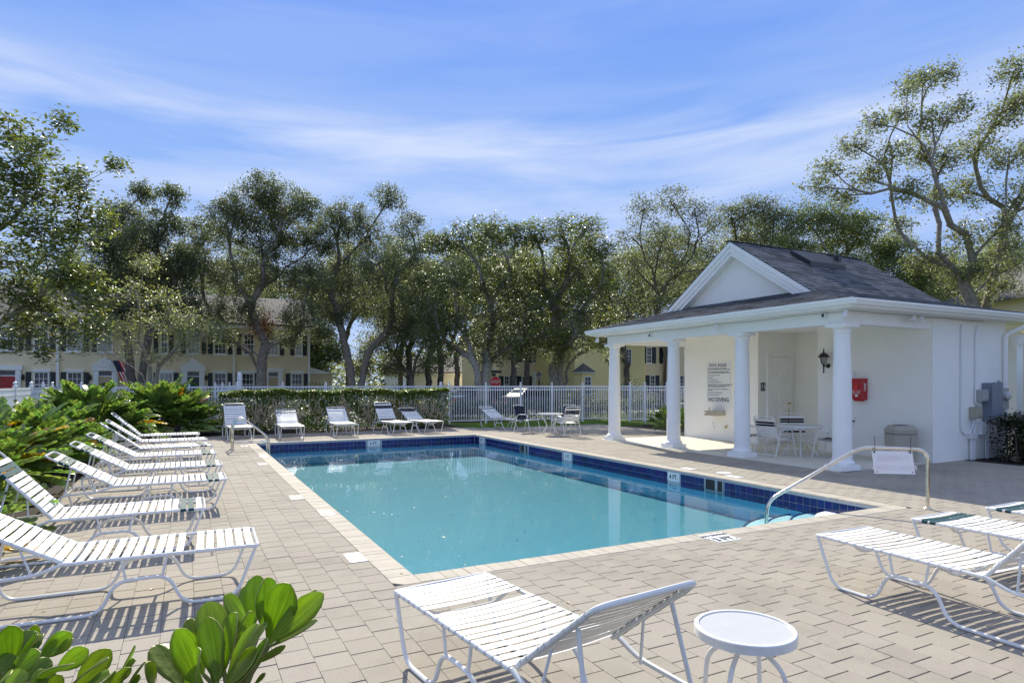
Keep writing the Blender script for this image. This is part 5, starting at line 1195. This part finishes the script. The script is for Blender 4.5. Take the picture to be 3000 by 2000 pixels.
for i, (x, y, rr, d, lb) in enumerate(((180, 660, 60, 44, 'background tree showing between the left edge tree and the dark one'), (445, 700, 55, 54, 'background tree over the roof left of the spreading oak'), (690, 690, 55, 56, 'background tree over the townhouse roof right of the oak'), (1050, 640, 60, 58, 'background tree filling the sky behind the magnolia'), (1210, 640, 60, 56, 'background tree behind the gap of the two magnolias'), (1440, 650, 60, 58, 'background tree behind the bare topped oak left side'), (1620, 680, 60, 54, 'background tree behind the left porch roof'), (2180, 650, 60, 50, 'background tree low behind the right roof slope'), (310, 640, 62, 60, 'background tree right behind the dark multi stemmed tree'), (560, 640, 62, 62, 'background tree right behind the spreading oak crown'), (800, 640, 62, 60, 'background tree behind the tall twin trunked oak'), (920, 630, 62, 64, 'background tree left of the central magnolia crown'), (1130, 600, 62, 62, 'background tree topping the gap above the central magnolia'), (1330, 620, 62, 62, 'background tree behind the broad magnolia crown'), (1530, 600, 66, 64, 'background tree behind the bare topped oak'), (1740, 580, 62, 60, 'background tree behind the gable oak'), (60, 700, 66, 52, 'background tree behind the left edge tree'), (2300, 620, 66, 46, 'background tree behind the great right oak low limbs'))):
    tree(lb, gxy(x, d), [(0, 0)], lob([(x - rr * .8, y, rr * .7), (x + rr * .8, y + 5, rr * .7), (x, y - rr * .7, rr * .65), (x - rr * .5, y + rr, rr * .7), (x + rr * .6, y + rr, rr * .7), (x, y + rr * .4, rr * .8)], d, 2, 1, 40 + i), .3, 3.0, ['oakl', 'palel'], leaf=.23, per=26, twigs=15, sig=.6, minor=.4, bark='barkd')
c = np.stack([rng.uniform(-90, 160, 42000), rng.uniform(74, 92, 42000), rng.uniform(0, 1, 42000)], 1)
c[:, 2] = c[:, 2] * (6.5 + 1.6 * np.sin(c[:, 0] * .21) + 1.1 * np.sin(c[:, 0] * .53 + 1)) 
v, q = leaf_cards(c, .75, up=.8, aspect=.6); tag(put('treeline', np_mesh('treeline', v, q, ['oakl', 'palel'], (rng.uniform(size=len(q)) < .3).astype(int))), kind='stuff')
# dry fern ball in the oak fork
p = at(600 * K, 745 * K, 39.6); c = np.array(p) + rng.normal(0, 1, (1500, 3)) * np.array([.5, .5, .5])
v, q = leaf_cards(c - np.array(p), .22, up=.1, aspect=.2); tag(put('dry_fern', np_mesh('dry_fern', v, q, 'brom'), None, p), 'rusty brown ball of dry fern lodged in the spreading oak fork', 'fern')
# small green tree by the end wall
tree('small round leaved green bush tree at the right edge by the downspout', (17.6, 6.6), [(0, 0)], [((17.35, 6.75, 1.75), .36), ((17.7, 6.7, 1.95), .36), ((17.45, 6.6, 1.40), .34), ((17.9, 6.6, 1.6), .4), ((17.4, 6.7, 1.1), .25), ((18.0, 6.5, 1.2), .35)], .06, .5, ['hedgel'], leaf=.085, per=22, twigs=90, sig=.10, cat='bush')

# ------------------------------------------------------------------ houses beyond the fence
def window(parent, x0, x1, z0, z1, Y, cols=2, rows=3, shut=(), pane='glass', head=False, sm='shutter'):
    O = parent.location; b = MB(); f = .07; y = Y - O.y; X = lambda v: v - O.x
    for lo, hi in (((x0 - f, -.06, z0 - f), (x0, .02, z1 + f)), ((x1, -.06, z0 - f), (x1 + f, .02, z1 + f)), ((x0, -.06, z1), (x1, .02, z1 + f)), ((x0, -.06, z0 - f), (x1, .02, z0))):
        b.b2((X(lo[0]), y + lo[1], lo[2]), (X(hi[0]), y + hi[1], hi[2]))
    zm = (z0 + z1) / 2
    b.b2((X(x0), y - .025, zm - .03), (X(x1), y - .005, zm + .03))
    for i in range(1, cols): xx = x0 + (x1 - x0) * i / cols; b.b2((X(xx) - .014, y - .022, z0), (X(xx) + .014, y - .006, z1))
    for i in range(1, rows):
        zz = z0 + (z1 - z0) * i / rows; b.b2((X(x0), y - .021, zz - .014), (X(x1), y - .007, zz + .014))
    w_ = b.build('window', 'trim', parent)
    b = MB(); b.b2((X(x0), y - .004, z0), (X(x1), y + .004, z1)); b.build('pane', pane, w_)
    b = MB(); b.b2((X(x0) - .14, y - .12, z0 - .16), (X(x1) + .14, y - .0, z0 - .072)); b.build('sill', 'trim', w_)
    if head: b = MB(); b.b2((X(x0) - .16, y - .10, z1 + .072), (X(x1) + .16, y, z1 + .22)); b.build('lintel', 'trim', w_)
    for a, c in shut:
        b = MB(); b.b2((X(a), y - .05, z0 - .05), (X(c), y - .005, z1 + .05))
        for i in range(12): zz = z0 + (z1 - z0) * (i + .5) / 12; b.b2((X(a) + .05, y - .062, zz - .022), (X(c) - .05, y - .049, zz + .022))
        b.build('shutter', sm, parent)
def doorway(parent, x0, x1, z1, Y, m, ped=None, px0=None, px1=None, wreath=False):
    O = parent.location; y = Y - O.y; X = lambda v: v - O.x
    zt = z1 - .32; b = MB(); b.b2((X(x0), y - .04, 0), (X(x1), y, zt)); d = b.build('door', m, parent)
    b = MB()
    wd = x1 - x0
    for i in (0, 1):
        for za, zb in ((.2, .8), (1.0, zt - .2)): b.b2((X(x0) + wd * (.12 + .42 * i), y - .052, za), (X(x0) + wd * (.46 + .42 * i), y - .039, zb))
    b.build('door_panel', m, d)
    b = MB(); b.lathe([(.03, 0), (.03, .06)], 8, (X(x1) - .12, y - .05, 1.0), Matrix.Rotation(R(90), 3, 'X')); b.build('handle', 'brass', d)
    b = MB(); b.b2((X(x0), y - .02, zt + .06), (X(x1), y, z1)); b.build('transom', 'glass', parent)
    b = MB()
    for a, c in ((px0, x0), (x1, px1)): b.b2((X(a), y - .14, 0), (X(c), y, z1 + .05)); b.b2((X(a) + .06, y - .17, .2), (X(c) - .06, y - .139, z1 - .15))
    b.b2((X(x0), y - .05, zt), (X(x1), y, zt + .06)); b.b2((X(px0) - .08, y - .18, z1 + .052), (X(px1) + .08, y, z1 + .32)); b.build('surround', 'trim', parent)
    if ped: b = MB(); b.prism([(X(px0) - .14, y - .2, z1 + .322), (X(px1) + .14, y - .2, z1 + .322), (X((px0 + px1) / 2), y - .2, ped)], (0, 0, 0), (0, .2, 0)); b.build('pediment', 'trim', parent)
    if wreath:
        b = MB(); b.tube([(X((x0 + x1) / 2) + .26 * math.cos(a), y - .09, zt * .66 + .26 * math.sin(a)) for a in np.linspace(0, 6.283, 17)[:-1]], .08, 6, closed=True); b.build('wreath', 'hedgel', d)
def wlamp(parent, x, z, Y):
    O = parent.location; b = MB(); b.lathe([(.05, -.14), (.09, .10), (.10, .12), (.03, .22), (.01, .28)], 6, (x - O.x, Y - O.y - .15, z)); b.b2((x - O.x - .04, Y - O.y - .12, z - .1), (x - O.x + .04, Y - O.y, z + .06)); b.build('wall_lamp', 'dark', parent)
YA = 48.0
th_ = thing('townhouse_row', 'long cream townhouse row with dark shutters and white doorways beyond the left trees', 'townhouse', (-4, YA, 0))
def q5(x, y): p = on_y(x / 2.688, 900 + y / 2.688, YA); return p.x, p.z
def q6(x, y): p = on_y(450 + x / 2.688, 900 + y / 2.688, YA); return p.x, p.z
xr = q6(1228, 400)[0]; ztop = 5.65
b = MB(); b.b2((-32, YA, -.1), (xr, YA + 9, ztop)); wb(b, 'wall', 'house', th_)
b = MB(); b.prism([(0, YA - .45, ztop + .05), (0, YA - .45, ztop + .2), (0, YA + 4.5, ztop + 2.6), (0, YA + 9.4, ztop + .2), (0, YA + 9.4, ztop + .05)], (-32.4, 0, 0), (xr + .4, 0, 0)); wb(b, 'roof', 'farroof', th_)
b = MB(); b.b2((-32.3, YA - .42, ztop - .18), (xr + .3, YA - .001, ztop + .06)); wb(b, 'eave_trim', 'trim', th_)
zu0, zu1, zg0, zg1 = 3.72, 5.05, .85, 2.32
def xs(fn, *a): return [fn(v, 400)[0] for v in a]
def uw(fn, a, c, sh, cols=3, rows=4, pane='glass'):
    x0, x1 = xs(fn, a, c); window(th_, x0, x1, zu0, zu1, YA, cols, rows, [tuple(xs(fn, *s)) for s in sh], pane)
def gw(fn, a, c, sh, cols=3, rows=4, pane='glass'):
    x0, x1 = xs(fn, a, c); window(th_, x0, x1, zg0, zg1, YA, cols, rows, [tuple(xs(fn, *s)) for s in sh], pane, True)
uw(q5, 275, 377, [(203, 246), (396, 438)]); uw(q5, 532, 638, [(478, 520), (660, 700)], pane='curtain'); uw(q5, 775, 880, [(722, 760)], pane='curtain'); uw(q5, -30, 100, [(145, 186)])
gw(q5, 275, 377, [(203, 246), (396, 438)]); gw(q5, 538, 640, [(478, 520), (660, 702)])
uw(q6, 62, 104, [(122, 158), (0, 35)], 2); uw(q6, 272, 356, [(215, 251), (378, 413)], pane='curtain'); uw(q6, 484, 566, [(428, 465), (585, 620)]); uw(q6, 716, 785, [(655, 690)]); uw(q6, 900, 978, [(995, 1028)], pane='curtain'); uw(q6, 1124, 1160, [(1076, 1108), (1175, 1207)], 2, pane='curtain')
gw(q6, 54, 145, [(0, 32), (160, 198)], pane='curtain'); gw(q6, 483, 565, [(428, 463), (584, 618)]); gw(q6, 700, 783, [(647, 682), (797, 822)]); gw(q6, 1090, 1165, [(1040, 1075), (1183, 1215)])
for fn, a, c, m, p0, p1, ped, wr in ((q5, 2, 124, 'reddoor', -45, 168, None, False), (q5, 780, 882, 'tandoor', 735, 930, 3.35, True), (q6, 266, 358, 'greendoor', 224, 400, 3.35, True), (q6, 903, 977, 'tandoor', 860, 1014, None, False)):
    x0, x1, p0, p1 = xs(fn, a, c, p0, p1); doorway(th_, x0, x1, 2.42, YA, m, ped, p0, p1, wr)
for fn, a in ((q5, 185), (q5, 710), (q6, 415)): wlamp(th_, xs(fn, a)[0], 2.0, YA)
for fn, a in ((q5, 456), (q6, 632), (q6, 1222)): x = xs(fn, a)[0]; b = MB(); b.b2((x - .07, YA - .12, 0), (x + .07, YA - .02, ztop - .18)); wb(b, 'downspout', 'trim', th_)
x0 = xr + .005; b = MB(); b.b2((x0, YA + .4, 0), (x0 + 1.7, YA + 3, 2.35)); wb(b, 'side_wing', 'house', th_)
b = MB(); b.prism([(x0, YA + .2, 2.36), (x0 + 1.95, YA + .2, 2.36), (x0, YA + .2, 2.85)], (0, 0, 0), (0, 3, 0)); wb(b, 'wing_roof', 'trim', th_)
# flag on its pole
p = on_y(890 / 2.688, 900 + 412 / 2.688, YA - .8)
t = thing('flag', 'small striped flag with blue canton hanging by the wreathed tan door', 'flag', (p.x + .3, YA - .1, 2.0))
b = MB(); b.tube([(0, 0, 0), (-.35, -.7, p.z - 2.0)], .015, 6); b.build('pole', 'trim', t)
fb = MB()
for i in range(7):
    fb.cur = i % 2
    for k in range(4):
        z_ = lambda kk: p.z - 2.0 - .05 - kk * .36
        a0_, a1_ = -.33 + i * .10 * .8, -.33 + (i + 1) * .10 * .8
        if k < 2 and i < 4: fb.cur = 2
        else: fb.cur = i % 2
        sl_ = .14
        fb.add([(a0_ + k * sl_, -.68 + .05 * math.sin(i), z_(k)), (a1_ + k * sl_, -.68 + .05 * math.sin(i + 1), z_(k)), (a1_ + (k + 1) * sl_, -.66 + .05 * math.sin(i + 1), z_(k + 1)), (a0_ + (k + 1) * sl_, -.66 + .05 * math.sin(i), z_(k + 1))], [(0, 1, 2, 3)])
fb.build('cloth', ['redin', 'marker', 'ink_blue'], t)
def simple_house(name, label, px0, px1, Y, z1, m, ridge, wins=(), depth=9, doors=(), group=None):
    a, c = on_y(px0, 1100, Y).x, on_y(px1, 1100, Y).x
    t = thing(name, label, 'house', ((a + c) / 2, Y, 0))
    b = MB(); b.b2((a, Y, -.1), (c, Y + depth, z1)); wb(b, 'wall', m, t)
    b = MB(); b.prism([(0, Y - .4, z1 + .01), (0, Y - .4, z1 + .16), (0, Y + depth / 2, z1 + ridge), (0, Y + depth + .4, z1 + .16), (0, Y + depth + .4, z1 + .01)], (a - .4, 0, 0), (c + .4, 0, 0)); wb(b, 'roof', 'farroof', t)
    b = MB(); b.b2((a - .3, Y - .38, z1 - .16), (c + .3, Y - .002, z1 + .008)); wb(b, 'eave_trim', 'trim', t)
    for x0p, x1p, za, zb, sh in wins:
        X0, X1 = on_y(x0p, 1100, Y).x, on_y(x1p, 1100, Y).x
        window(t, X0, X1, za, zb, Y, 2, 4, [(X0 - .62, X0 - .12), (X1 + .12, X1 + .62)] if sh else [], 'glass')
    for x0p, x1p, m2 in doors:
        X0, X1 = on_y(x0p, 1100, Y).x, on_y(x1p, 1100, Y).x; doorway(t, X0, X1, 2.4, Y, m2, None, X0 - .35, X1 + .35)
    return t
simple_house('yellow_house', 'pale yellow house with red door behind the two magnolias', 1462, 1690, 54, 5.7, 'house', 2.6,
             [(1530, 1541, .8, 2.3, 1), (1593, 1604, .8, 2.3, 1), (1625, 1636, .8, 2.3, 1), (1478, 1490, .8, 2.3, 1), (1530, 1541, 3.7, 5.0, 1), (1593, 1604, 3.7, 5.0, 1), (1560, 1570, 3.7, 5.0, 1), (1660, 1671, .8, 2.3, 1)], 9, [(1570, 1580, 'reddoor')])
hc = simple_house('yellow_house', 'bright yellow house end wall with a small bay window left of the porch', 1684, 1889, 47, 5.9, 'house2', 2.8,
             [(1835, 1848, 3.55, 4.75, 0)])
x0, x1 = on_y(1694, 1100, 46.4).x, on_y(1745, 1100, 46.4).x
b = MB(); b.prism([(x0, 47.01, 0), (x0 + .35, 46.3, 0), (x1 - .35, 46.3, 0), (x1, 47.01, 0)], (0, 0, -.05), (0, 0, 2.55)); wb(b, 'bay', 'house2', hc)
b = MB(); v = [(x0 - .25, 47.0, 2.66), (x0 + .2, 46.05, 2.66), (x1 - .2, 46.05, 2.66), (x1 + .25, 47.0, 2.66), ((x0 + x1) / 2, 46.99, 3.45)]; b.add(v, [(0, 1, 4), (1, 2, 4), (2, 3, 4), (0, 3, 2, 1)]); wb(b, 'bay_roof', 'farroof', hc)
b = MB(); b.prism([(x0 - .2, 47.005, 0), (x0 + .22, 46.1, 0), (x1 - .22, 46.1, 0), (x1 + .2, 47.005, 0)], (0, 0, 2.552), (0, 0, 2.655)); wb(b, 'bay_trim', 'trim', hc)
window(hc, x0 + .62, x1 - .62, .75, 2.2, 46.3, 2, 4)
simple_house('cream_house', 'shaded cream house with dark shutters seen between the left porch columns', 1890, 2300, 50, 6.2, 'house', 2.6,
             [(1905, 1917, .8, 2.4, 1), (1895, 1907, 3.7, 5.2, 1), (1945, 1962, 3.7, 5.2, 1), (1985, 2000, .8, 2.4, 1)], 9)
simple_house('garage', 'low white garage with grey roof far behind the hedge end', 1195, 1385, 66, 2.75, 'trim', 1.9, [(1284, 1293, 1.0, 2.1, 0)], 9)
a = at(3150, 900, 33); t = thing('grey_roofed_house', 'house with grey shingle roof glimpsed between the right oak trunks', 'house', (a.x, a.y, 0))
b = MB(); b.box((0, 0, 2.9), (9, 8, 5.8), -YAW); b.build('wall', 'house', t)
b = MB(); mr = Matrix.Rotation(-YAW, 3, 'Z'); b.prism([mr @ Vector(p) for p in ((-5, -4.6, 5.85), (5, -4.6, 5.85), (5, 0, 8.4), (-1.6, 0, 8.4))], (0, 0, -.1), (0, 0, 0.05)); b.prism([mr @ Vector(p) for p in ((-5, -4.6, 5.85), (-1.6, 0, 8.4), (-5, 4.6, 5.85))], (0, 0, -.1), (0, 0, .05)); b.build('roof', 'farroof', t)
b = MB(); b.box((-2, -4.0, 4.2), (1.2, .1, 1.4), -YAW, None); 
# bushes by the houses
def bush(label, px, d, r, h, m='hedgel', n=900, leaf=.12):
    p = at(px, 1100, d); t = thing('round_bush', label, 'bush', (p.x, p.y, -.05), 0, 'clipped bushes by the houses')
    c = unit(rng.normal(size=(n, 3))) * rng.uniform(.55, 1.02, (n, 1)) * np.array([r, r, h / 2]) + np.array([0, 0, h / 2 + .03])
    v, q = leaf_cards(c, leaf, up=.6, aspect=.5); put('foliage', np_mesh('foliage', v, q, m), t)
    b = MB(); b.tube([(0, 0, 0), (.03, 0, h * .6)], [.05, .02], 6); b.build('stem', 'barkd', t)
for a in (('dark rounded bush under the townhouse window left of the flag', 148, 46.3, 1.55, 2.4, 'darkl', 1800), ('dark bush left of the green townhouse door', 505, 46.5, 1.1, 1.3, 'darkl'), ('dark bush right of the green townhouse door', 672, 46.5, 1.0, 1.7, 'darkl'), ('low bush at the foot of the pale tree', 455, 46.4, .9, 1.5, 'darkl'),
          ('light clipped bush at the right end of the townhouse row', 925, 44, 1.2, 1.9, 'hedgel'), ('round bush by the garage', 1300, 52, 1.1, 1.7, 'hedgel'), ('round bush left of the garage', 1180, 52, 1.2, 1.9, 'hedgel'), ('topiary bush beside the street lamp', 1592, 47, 1.0, 1.9, 'palel'), ('yellow green bush right of the lamp bush', 1622, 47, .8, 1.6, 'hedgel'), ('dark bush between the left porch columns', 1853, 43.5, 1.2, 2.3, 'darkl'), ('low dark bush far behind the porch post', 1950, 46, .9, 2.0, 'darkl'),
          ('bush under the red townhouse door side', 75, 46, 1.0, 1.2, 'darkl')): bush(*a)
# ------------------------------------------------------------------ street things
p = at(1451, 1100, 40); t = thing('stop_sign', 'red octagonal STOP sign on a white post beyond the back fence', 'sign', (p.x, p.y, -.05))
b = MB(); b.box((0, .06, 1.35), (.13, .10, 2.7)); b.build('post', 'fence', t)
ov = lambda r, y: [(r * math.cos(R(22.5 + 45 * i)), y, 1.80 + r * math.sin(R(22.5 + 45 * i))) for i in range(8)]
b = MB(); b.prism(ov(.40, 0), (0, -.006, 0), (0, .006, 0)); b.build('rim', 'marker', t)
b = MB(); b.prism(ov(.37, -.008), (0, -.004, 0), (0, 0.001, 0)); b.build('panel', 'redin', t)
text('lettering', 'STOP', .27, (p.x, p.y - .0135, 1.75), (1, 0, 0), (0, 0, 1), 'marker', t, squash=.85)
b = MB(); b.box((.05, 0, 2.45), (.75, .02, .17)); b.box((-.1, .03, 2.25), (.02, .6, .17)); M['signgreen'] = mat('sign_green', (.02, .03, .03), .5); b.build('street_name_blade', 'signgreen', t)
p = at(1579, 1100, 43); t = thing('street_lamp', 'black street lamp post with glass lantern in front of the pale yellow house', 'street lamp', (p.x, p.y, -.05))
b = MB(); b.lathe([(.14, 0), (.12, .3), (.06, .4), (.05, 1.9), (.07, 1.95)], 10); b.build('post', 'dark', t, True)
b = MB(); b.lathe([(.10, 1.95), (.19, 2.28)], 6); b.build('lamp_glass', 'curtain', t); b = MB(); b.lathe([(.24, 2.28), (.12, 2.42), (.03, 2.50), (.01, 2.58)], 8); b.build('lamp_cap', 'dark', t)
M['carglass'] = mat('car_glass', (.02, .022, .025), .9, spec=.03); M['carblue'] = mat('car_blue', (.012, .02, .05), .25, coat=.6); M['cargrey'] = mat('car_grey', (.10, .105, .11), .25, coat=.6); M['carwhite'] = mat('car_white', (.7, .7, .7), .25, coat=.6)
def car(label, px, d, m, h=1.45, L=4.4, rz=0.0):
    p = at(px, 1100, d); t = thing('parked_car', label, 'car', (p.x, p.y, -.05), rz, 'cars parked on the street')
    prof = [(-L / 2, .35), (-L / 2, .75), (-L / 2 + .12, .92), (-1.35, .98), (-.85, h - .04), (-.55, h), (.55, h), (.85, h - .03), (1.45, .95), (L / 2 - .1, .78), (L / 2, .60), (L / 2, .35)]
    k = len(prof); b = MB(); vs = []
    for yy, sc in ((-.82, .0), (-.88, 1), (.88, 1), (.82, .0)):
        for x, z in prof: tz = max(0, (z - .95)) * .38; vs.append((x * (.985 if sc == 0 else 1), yy - math.copysign(tz, yy), z - (.02 if sc == 0 else 0)))
    b.add(vs, [tuple(range(k)), tuple(range(3 * k, 4 * k))] + [(r * k + i, r * k + (i + 1) % k, (r + 1) * k + (i + 1) % k, (r + 1) * k + i) for r in range(3) for i in range(k)]); b.build('body', m, t, True)
    for s_ in (-1, 1):
        b = MB(); b.prism([(-1.25, s_ * .875, .98), (-.82, s_ * .75, h - .08), (.0, s_ * .74, h - .05), (.0, s_ * .885, .98)], (0, 0, 0), (0, s_ * .012, 0)); b.prism([(.07, s_ * .885, .98), (.07, s_ * .74, h - .05), (.75, s_ * .75, h - .08), (1.35, s_ * .875, .97)], (0, 0, 0), (0, s_ * .012, 0)); b.build('side_window', 'carglass', t)
        for x in (-1.35, 1.40):
            b = MB(); mx_ = Matrix.Rotation(R(90), 3, 'X'); b.lathe([(.20, -.1), (.31, -.1), (.33, -.06), (.33, .06), (.31, .1), (.20, .1)], 20, (x, s_ * .80, .33), mx_); wh = b.build('wheel', 'dark', t)
            b = MB(); b.lathe([(.19, -.11), (.19, .11)], 14, (x, s_ * .80, .33), mx_); b.build('rim', 'steelbox', wh)
        b = MB(); b.box((-L / 2 + .02, s_ * .62, .74), (.10, .34, .16)); b.build('tail_light', 'redin', t)
        b = MB(); b.box((L / 2 - .05, s_ * .62, .66), (.12, .34, .14)); b.build('headlight', 'frost', t)
    for xa, za, xb, zb in ((-1.30, 1.0, -.90, h - .08), (1.38, .98, .90, h - .07)):
        b = MB(); b.add([(xa, -.72, za + .012), (xa, .72, za + .012), (xb, .62, zb + .012), (xb, -.62, zb + .012)], [(0, 1, 2, 3)]); b.build('windscreen', 'carglass', t)
car('dark blue car parked beyond the fence behind the far table', 1560, 37.5, 'carblue', rz=0.05)
car('grey car parked beyond the fence left of the stop sign post', 1420, 38.5, 'cargrey', 1.5)
car('white car far off by the garage', 1365, 55, 'carwhite')
